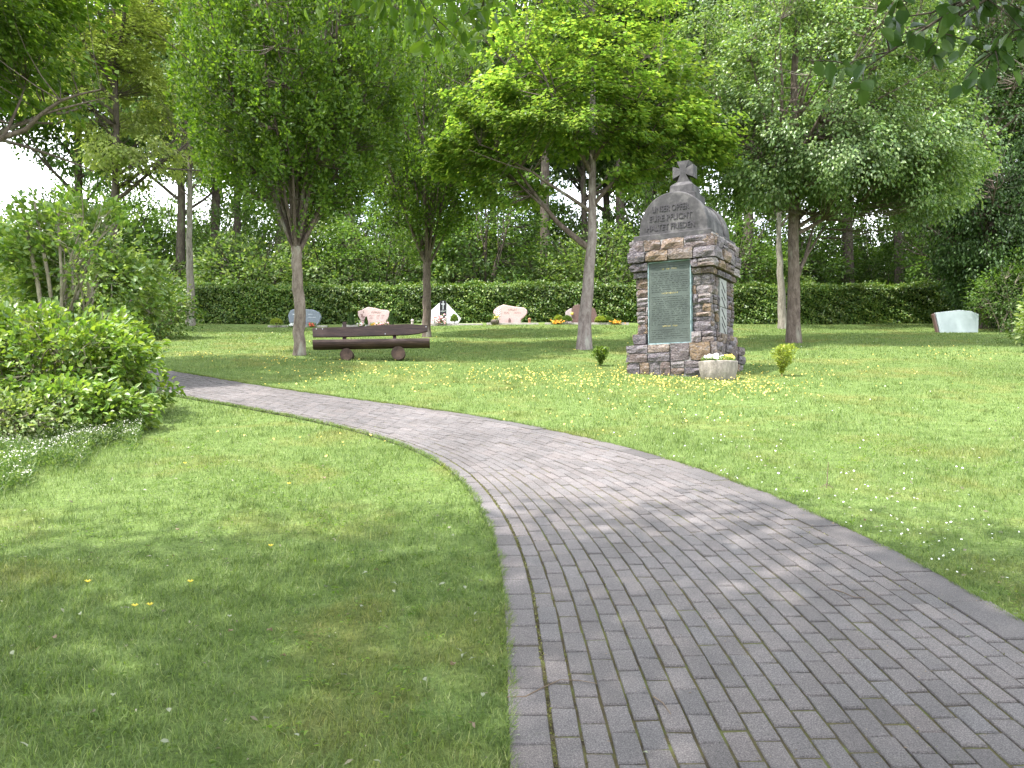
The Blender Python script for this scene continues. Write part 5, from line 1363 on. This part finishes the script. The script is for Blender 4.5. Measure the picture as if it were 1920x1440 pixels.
# ================================================================== SMALL LAWN CONIFERS BY THE MONUMENT
def wisp(px, py, hpx, wpx, mat, label, bare=0.25, lean=0.0):
    x_, y_, z_ = tree_base(px, py); k_ = y_ / FPX; h_, w_ = hpx * k_, wpx * k_
    e = empty('young_cypress', (x_, y_, z_)); tag(e, label, 'shrub')
    T = Tubes()
    for q_ in range(5):
        a = q_ * 1.26; T.add([(0, 0, -0.03), (0.01 * math.cos(a), 0.01 * math.sin(a), h_ * 0.35), (w_ * 0.3 * math.cos(a) + lean * 0.6, w_ * 0.3 * math.sin(a), h_ * 0.85)], [0.008, 0.006, 0.003], 5)
    link('stems', T.mesh('cypress_stems', M['twig']), e)
    n = 1500; t = rng.random(n); a = rng.uniform(0, 6.28, n); lob = 1 + 0.3 * np.sin(a * 3 + t * 9)
    r_ = w_ / 2 * np.clip((t - bare * 0.5) * 2.2 + 0.12, 0.1, 1) * np.sqrt(rng.random(n)) * lob * np.where(t > 0.9, 0.7, 1)
    P = np.stack([r_ * np.cos(a) + lean * t, r_ * np.sin(a), (0.12 + 0.88 * t) * h_], 1)
    D = np.stack([np.cos(a) * 0.6, np.sin(a) * 0.6, np.full(n, 0.5)], 1) + rng.normal(0, 0.7, (n, 3))
    link('foliage', leaves('cypress_foliage', P, D, rng.normal(0, 0.8, (n, 3)) + [0, -0.4, 0.4], rng.uniform(0.03, 0.06, n), rng.uniform(0.018, 0.032, n), M[mat]), e)
wisp(1466, 704, 58, 36, 'leafY', 'small yellow green cypress on the lawn right of the stone monument', lean=0.06)
wisp(1126, 682, 36, 26, 'leafS', 'small sparse green cypress on the lawn left of the stone monument')

# ================================================================== RIGHT EDGE VEGETATION
tx_, ty_ = 15.2, 28.5
limbs = [((0, 0, 0.8 + 0.45 * k_), (1.4 * math.cos(k_ * 1.1), 1.4 * math.sin(k_ * 1.1), 1.6 + 0.5 * k_), (2.9 * math.cos(k_ * 1.1), 2.9 * math.sin(k_ * 1.1), 1.8 + 0.6 * k_), 0.07) for k_ in range(16)]
o = plant('low_branched_tree', (tx_, ty_, gz(tx_, ty_)), [(0, 0, -0.1), (0.1, 0, 4), (0.3, 0, 9)], limbs, [(1.0, -0.4, 2.6, 2.6, 2.2, 2.6, 34), (0.0, 0, 6.2, 4.0, 3.0, 3.2, 30), (0.4, 0, 10.4, 3.4, 2.8, 2.8, 20)], 2500, 38, 0.12, 0.07, (M['barkB'], M['leafD']), style='droop', cr=(0.36, 0.36, 0.3), trunk_r=(0.22, 0.06), gap=-0.45, lump=1.3, shell=0.5, ph=0.7)
tag(o, 'dark tree branching to the ground at the right edge beside the pale slab', 'tree')
tx_, ty_ = 18.5, 31.0
limbs = [((0, 0, 2.8 + 0.45 * k_), (1.6 * math.cos(k_ * 1.1), 1.6 * math.sin(k_ * 1.1), 3.6 + 0.5 * k_), (3.4 * math.cos(k_ * 1.1), 3.4 * math.sin(k_ * 1.1), 4.2 + 0.6 * k_), 0.07) for k_ in range(14)]
o = plant('edge_tree', (tx_, ty_, gz(tx_, ty_)), [(0, 0, -0.1), (0.1, 0, 4), (0.3, 0, 11)], limbs, [(-1.0, 0, 7.6, 3.2, 3.0, 2.6), (-0.6, 0, 11.0, 3.4, 3.0, 2.6)], 900, 36, 0.15, 0.09, (M['barkD'], M['leafF']), style='droop', cr=(0.45, 0.45, 0.35), trunk_r=(0.24, 0.06), gap=-0.3, lump=1.3, shell=0.5, ph=1.7)
tag(o, 'taller mid green tree behind the dark low branched tree at the right', 'tree')
shrub('right_shrub', 8.55, 13.9, [(0.3, 0, 0.95, 0.75, 0.7, 0.75), (0.5, 0, 1.7, 0.6, 0.6, 0.5), (0.1, -0.1, 0.45, 0.4, 0.4, 0.32)], 10, 300, 16, 0.085, 0.05, (M['stem'], M['leafU']), 'yellow green bush reaching in at the right photo edge', cr=0.16)
shrub('dark_right_shrub', 12.6, 21.0, [(0, 0, 0.4, 0.9, 0.8, 0.45), (1.2, 0, 0.9, 1.2, 1.0, 0.9), (-0.5, -0.2, 0.2, 0.6, 0.5, 0.25)], 9, 330, 17, 0.085, 0.05, (M['stem'], M['leafHedge']), 'dark low bush in front of the pale slab at the right', cr=0.2, rich=False)

shrub('dark_right_shrub', 14.9, 26.6, [(0, 0, 0.9, 1.1, 0.9, 0.95), (0.9, 0, 1.5, 1.2, 0.9, 1.1)], 9, 420, 18, 0.09, 0.055, (M['stem'], M['leafF']), 'dark bush covering the right part of the pale slab', cr=0.24, rich=False)
# ================================================================== OVERHANGING TREES NEAR THE CAMERA
# branches hanging in at the upper right
def hang_branch(name, pts, nl, L, W, label, spread=0.10, cat='branch', mat='leafD', root_z=None):
    base = Vector(pts[0]); q = [tuple(Vector(p) - base) for p in pts]
    e = empty(name, base)
    T = Tubes(); c = bez(q[0], q[1], q[2], 12); T.add(c, np.linspace(0.016, 0.003, 12), 6)
    nodes = []
    for i in range(3, 12):
        for s_ in range(2):
            d = rng.normal(0, 1, 3); d[2] = -abs(d[2]) * 0.7; d = d / np.linalg.norm(d) * rng.uniform(0.12, 0.34)
            f = bez(c[i], c[i] + d * 0.5 + [0, 0, 0.03], c[i] + d, 5); T.add(f, np.linspace(0.004, 0.0015, 5), 4); nodes += list(f[1:])
    link('twigs', T.mesh(name, M['barkD']), e)
    nodes = np.array(nodes); k_ = rng.integers(0, len(nodes), nl); P = nodes[k_] + rng.normal(0, spread * 0.25, (nl, 3))
    D = rng.normal(0, 0.6, (nl, 3)) + [0, 0, -0.7]; N = rng.normal(0, 0.7, (nl, 3)) + [0, -0.5, 0.5]
    link('leaves', leaves(name, P, D, N, L * rng.uniform(0.7, 1.15, nl), W * rng.uniform(0.8, 1.1, nl), M[mat], rich=True, fold=0.1), e)
    return e
over = empty('overhanging_tree', (4.9, -0.8, gz(4.9, -0.8))); tag(over, 'tree beside the camera whose dark leafy branches hang in at the upper right', 'tree')
T = Tubes(); T.add([(0, 0, -0.2), (0.05, 0, 2.0), (-0.1, 0.2, 4.2), (-0.3, 0.4, 6.5)], [0.24, 0.2, 0.15, 0.06], 12, 0.05)
for a in range(9):
    ang = a * 0.7; T.add(bez((0, 0.1, 2.8 + 0.3 * a), (1.0 * math.cos(ang), 1.0 * math.sin(ang), 3.9 + 0.3 * a), (2.7 * math.cos(ang), 2.7 * math.sin(ang), 4.3 + 0.35 * a), 8), np.linspace(0.07, 0.012, 8), 6)
link('trunk', T.mesh('over_trunk', M['barkB']), over)
def adopt(e, root):
    """make the pieces of a hanging branch parts of its tree"""
    off = Vector(e.location) - Vector(root.location)
    for ch in [x for x in bpy.data.objects if x.parent == e]:
        ch.parent = root; ch.location = off
    bpy.data.objects.remove(e)
def U(px, py, y): return ((px - 960) / FPX * y, y, HT(py, y))
for pts, nl in (((( 4.4, 1.6, 3.0)), U(1850, -20, 3.6), U(1630, 130, 3.7)), 90), ((((4.2, 2.0, 3.0)), U(1960, -60, 3.4), U(1770, 60, 3.5)), 110), ((((4.2, 1.8, 3.0)), U(1900, 40, 3.6), U(1720, 30, 3.8)), 80), ((((4.4, 2.5, 2.8)), U(1990, 60, 3.5), U(1880, 90, 3.6)), 90):
    adopt(hang_branch('hanging', pts, nl, 0.085, 0.058, ''), over)
def overhead_crown(root, ells, n, L, W, mat, cr=0.35):
    Cc = ell_sample(ells, n, 0.2); cen = np.repeat(Cc, 22, 0); P = cen + rng.normal(0, cr, (len(cen), 3))
    m = len(P); D = rng.normal(0, 1, (m, 3)) + [0, 0, -0.2]; N = rng.normal(0, 0.4, (m, 3)) + [0, 0, 1]
    # nothing of this crown may hang into the open view ahead
    ok = (P[:, 2] + root.location.z) > np.maximum(1.6, (P[:, 1] + root.location.y) * 0.60)
    P, D, N = P[ok], D[ok], N[ok]; m = len(P)
    link('crown', leaves('over_crown', P, D, N, L * rng.uniform(0.7, 1.2, m), W * rng.uniform(0.7, 1.2, m), M[mat]), root)
overhead_crown(over, [(-1.4, 1.4, 6.2, 2.9, 2.9, 1.8), (0.8, -0.5, 6.5, 2.8, 2.8, 1.8), (-1.8, 3.4, 7.6, 2.6, 2.4, 1.2)], 1300, 0.15, 0.10, 'leafF')
over2 = empty('overhanging_tree', (-4.6, -2.2, gz(-4.6, -2.2))); tag(over2, 'tree behind the camera whose drooping leaves hang in at the top of the photo', 'tree')
T = Tubes(); T.add([(0, 0, -0.2), (0.05, 0, 2.0), (0.1, 0.2, 4.5), (0.3, 0.4, 7.5)], [0.26, 0.22, 0.16, 0.06], 12, 0.05)
for a in range(10):
    ang = a * 0.65; T.add(bez((0.05, 0.1, 3.2 + 0.3 * a), (1.4 * math.cos(ang), 1.4 * math.sin(ang), 4.6 + 0.3 * a), (3.4 * math.cos(ang), 3.4 * math.sin(ang), 5.0 + 0.35 * a), 8), np.linspace(0.08, 0.012, 8), 6)
link('trunk', T.mesh('over_trunk2', M['barkD']), over2)
overhead_crown(over2, [(0.2, 3.2, 7.6, 3.6, 3.6, 1.3), (3.0, 3.6, 7.8, 3.4, 3.4, 1.3), (5.2, 3.2, 7.6, 2.8, 3.0, 1.2), (-1.2, 0.6, 6.8, 3.2, 3.0, 1.6)], 1500, 0.16, 0.11, 'leafF')
for pts, nl in (((( -2.2, 2.2, 3.4)), (-1.2, 4.4, 3.4), U(800, 25, 4.6)), 330), (((-2.4, 2.4, 3.4), (-1.8, 4.4, 3.4), U(700, 0, 4.6)), 240), (((-1.8, 2.4, 3.5), (-0.6, 4.4, 3.5), U(905, 10, 4.7)), 280), (((-1.8, 2.6, 3.5), (-0.9, 4.4, 3.4), U(845, 35, 5.0)), 150):
    adopt(hang_branch('hanging', pts, nl, 0.10, 0.05, '', mat='leafH', spread=0.35), over2)

# ================================================================== WOODLAND BEHIND THE HEDGE
FG = 'tall woodland trees behind the hedge'; UG = 'undergrowth shrubs behind the hedge'
def forest_variant(i, H, base, w, leafm, nclus, gap):
    limbs = []
    for k_ in range(11):
        a = k_ * 2.4; h0 = base - 1.5 + (H - base) * 0.07 * k_
        limbs.append(((0, 0, h0), (w * 0.45 * math.cos(a), w * 0.45 * math.sin(a), h0 + 1.2), (w * 0.9 * math.cos(a), w * 0.9 * math.sin(a), h0 + 2.6), 0.09))
    ells = [(0, 0, base + (H - base) * 0.35, w, w, (H - base) * 0.36), (0, 0, base + (H - base) * 0.68, w * 0.85, w * 0.85, (H - base) * 0.34)]
    return plant('woodland_tree', (0, 0, 0), [(0, 0, -0.2), (0.1, 0, H * 0.3), (-0.1, 0, H * 0.6), (0, 0, H * 0.92)], limbs, ells, nclus, 26, 0.22, 0.15, (M['barkD'], M[leafm]), style='droop', cr=(0.62, 0.62, 0.45), trunk_r=(0.25, 0.05), gap=gap, lump=0.8, shell=0.45, limb_r=(0.08, 0.02), twig_r=0.012, trunk_sides=9, ph=i * 1.1)
fv = [forest_variant(0, 19, 8.5, 3.9, 'leafF', 900, -0.4), forest_variant(1, 22, 9.5, 4.2, 'leafF', 850, -0.2), forest_variant(2, 17, 6.5, 3.5, 'leafF', 800, -0.35), forest_variant(3, 20, 9.0, 3.9, 'leafL', 800, -0.2)]
low = []
for i, (hh, w_, lm_) in enumerate(((5.2, 2.6, 'leafF'), (3.0, 2.3, 'leafW'), (6.4, 2.3, 'leafF'), (3.6, 2.6, 'leafW'))):
    limbs = [((random.uniform(-0.2, 0.2), random.uniform(-0.2, 0.2), 0), (w_ * 0.3 * math.cos(k_ * 1.1), w_ * 0.3 * math.sin(k_ * 1.1), hh * 0.5), (w_ * 0.75 * math.cos(k_ * 1.1), w_ * 0.75 * math.sin(k_ * 1.1), hh * 0.8), 0.035) for k_ in range(8)]
    low.append(plant('woodland_shrub', (0, 0, 0), None, limbs, [(0, 0, hh * 0.55, w_, w_ * 0.8, hh * 0.45), (0.3, 0, hh * 0.35, w_ * 1.05, w_ * 0.8, hh * 0.3)], 300, 24, 0.15, 0.10, (M['barkD'], M[lm_]), style='bush', cr=(0.45, 0.4, 0.3), gap=-0.35, lump=1.1, shell=0.5, limb_r=(0.035, 0.01), ph=i))
usedf = set()
def place(src, idx, x_, y_, rz, sc_, label, cat, group):
    if idx not in usedf: usedf.add(idx); o = src
    else: o = copy_tree(src)
    o.location = (x_, y_, gz(x_, y_)); o.rotation_euler = (0, 0, rz); o.scale = (sc_, sc_, sc_ * random.uniform(0.95, 1.08))
    tag(o, label, cat, group)
    return o
# trunks one can tell apart in the photograph: (pixel column, distance, variant, scale, label)
named = [(332, 36.5, 2, 0.9, 'dark trunked woodland tree right beside the slender trunk at the left'), (402, 39, 0, 1.0, 'woodland tree whose brown trunk shows left of the bench hornbeam'), (520, 42, 3, 1.05, 'woodland tree with trunk just left of the bench hornbeam trunk'),
         (655, 41, 1, 1.0, 'thick woodland tree between the two hornbeams'), (745, 45, 0, 0.95, 'thinner woodland tree left of the fan shaped hornbeam'), (1022, 38, 1, 1.0, 'woodland tree with trunk left of the leaning maple'), (1168, 40, 0, 1.05, 'woodland tree with trunk between the maple and the monument'),
         (1404, 37, 3, 1.0, 'woodland tree with trunk just right of the monument'), (1592, 40, 2, 1.15, 'thick ivy dark woodland tree right of the large brown trunk'), (1692, 41, 1, 0.95, 'woodland tree in the bright gap, left trunk of the group above the hedge'), (1736, 44, 0, 0.8, 'thin woodland tree in the bright gap above the hedge'), (1768, 40, 2, 1.0, 'woodland tree right of the bright gap above the hedge')]
for px, d, v, sc_, lb in named:
    place(fv[v], v, (px - 960) / FPX * d, d, random.uniform(0, 6.28), sc_, lb, 'tree', FG)
far = [(-30, 44), (-15.5, 52), (-11, 47), (-6.5, 52), (-3.2, 48), (1.5, 53), (5.0, 46.5), (8.5, 52), (12.5, 49), (17, 53), (21, 46), (25, 50), (29, 44), (10, 64), (30, 60), (19.5, 36.5), (-21.5, 36), (24, 38), (-19.4, 39), (-13.5, 42.5), (-1.0, 45), (3.5, 43)]
for i, (x_, y_) in enumerate(far):
    place(fv[(i * 7) % 4], (i * 7) % 4, x_, y_ + random.uniform(-1, 1), random.uniform(0, 6.28), random.uniform(0.85, 1.15), 'tall tree deeper in the dark woodland behind the hedge', 'tree', 'trees deeper in the woodland')
us_ = [(-20.5, 35.5, 3), (-17.6, 37, 0), (-14.6, 35.6, 1), (-12.2, 37.6, 2), (-10.0, 35.0, 1), (-7.6, 36.5, 3), (-5.2, 35.2, 0), (-2.9, 37.2, 3), (-0.8, 35.2, 2), (1.6, 36.0, 1), (3.8, 35.2, 3), (6.0, 37.4, 2), (8.0, 35.4, 0), (10.6, 37.2, 1), (13.0, 43, 1), (16.0, 45, 3), (19.0, 38, 0), (22, 41, 2),
      (-18, 43, 2), (-13.5, 44.5, 0), (-9, 42, 2), (-4, 44, 0), (0.5, 43, 2), (4.5, 42.5, 0), (9.5, 44, 2), (12.5, 40, 0), (-6.5, 48, 2), (2.5, 49, 2), (-22, 47, 0), (18, 50, 1), (14, 52, 3), (-16, 50, 2), (7.5, 49, 0), (15.2, 41, 2), (18.2, 44, 0), (12.8, 47, 2), (21, 55, 2)]
for k_, x_ in enumerate(np.arange(-36, 37, 2.0)):
    if 17.5 < x_ < 24 and k_ % 2: continue
    us_.append((float(x_), 55 + 2.0 * math.sin(k_ * 2.1), 2 if k_ % 3 else 0))
for k_, x_ in enumerate(np.arange(-26, 30, 3.1)):
    if 13.5 < x_ < 19.5: continue
    us_.append((float(x_), 47.5 + 1.5 * math.sin(k_ * 1.7), 2 if k_ % 2 else 0))
front_lb = ['bush over the left end of the hedge behind the tall shrub', 'tall leafy bush behind the hedge between tall shrub and slender left trunk', 'low pale bush above the hedge at the slender left trunk', 'high bush above the hedge just right of the slender left trunk',
 'pale leafed bush over the hedge left of the bench hornbeam', 'bright bush over the hedge behind the bench hornbeam trunk', 'tall bush behind the hedge between the two hornbeams, nearer the bench hornbeam', 'pale bush behind the hedge just left of the fan shaped hornbeam',
 'high bush right behind the fan shaped hornbeam', 'low light bush over the hedge above the white gravestone', 'light bush over the hedge above the overhanging pink gravestone', 'high bush over the hedge left of the leaning maple',
 'tall bush over the hedge between maple and monument', 'low bush over the hedge right behind the monument', 'low bush below the bright gap at the right', 'pale bush far back below the bright gap at the right', 'tall bush behind the low branched tree at the right edge']
for i, (x_, y_, v) in enumerate(us_):
    place(low[v], 10 + v, x_ + random.uniform(-0.5, 0.5), y_, random.uniform(0, 6.28), random.uniform(0.85, 1.2) * (1.3 if y_ > 45 and i >= 17 else 1.0), front_lb[i] if i < len(front_lb) else 'leafy undergrowth bush deep between the trunks behind the hedge', 'bush', UG)
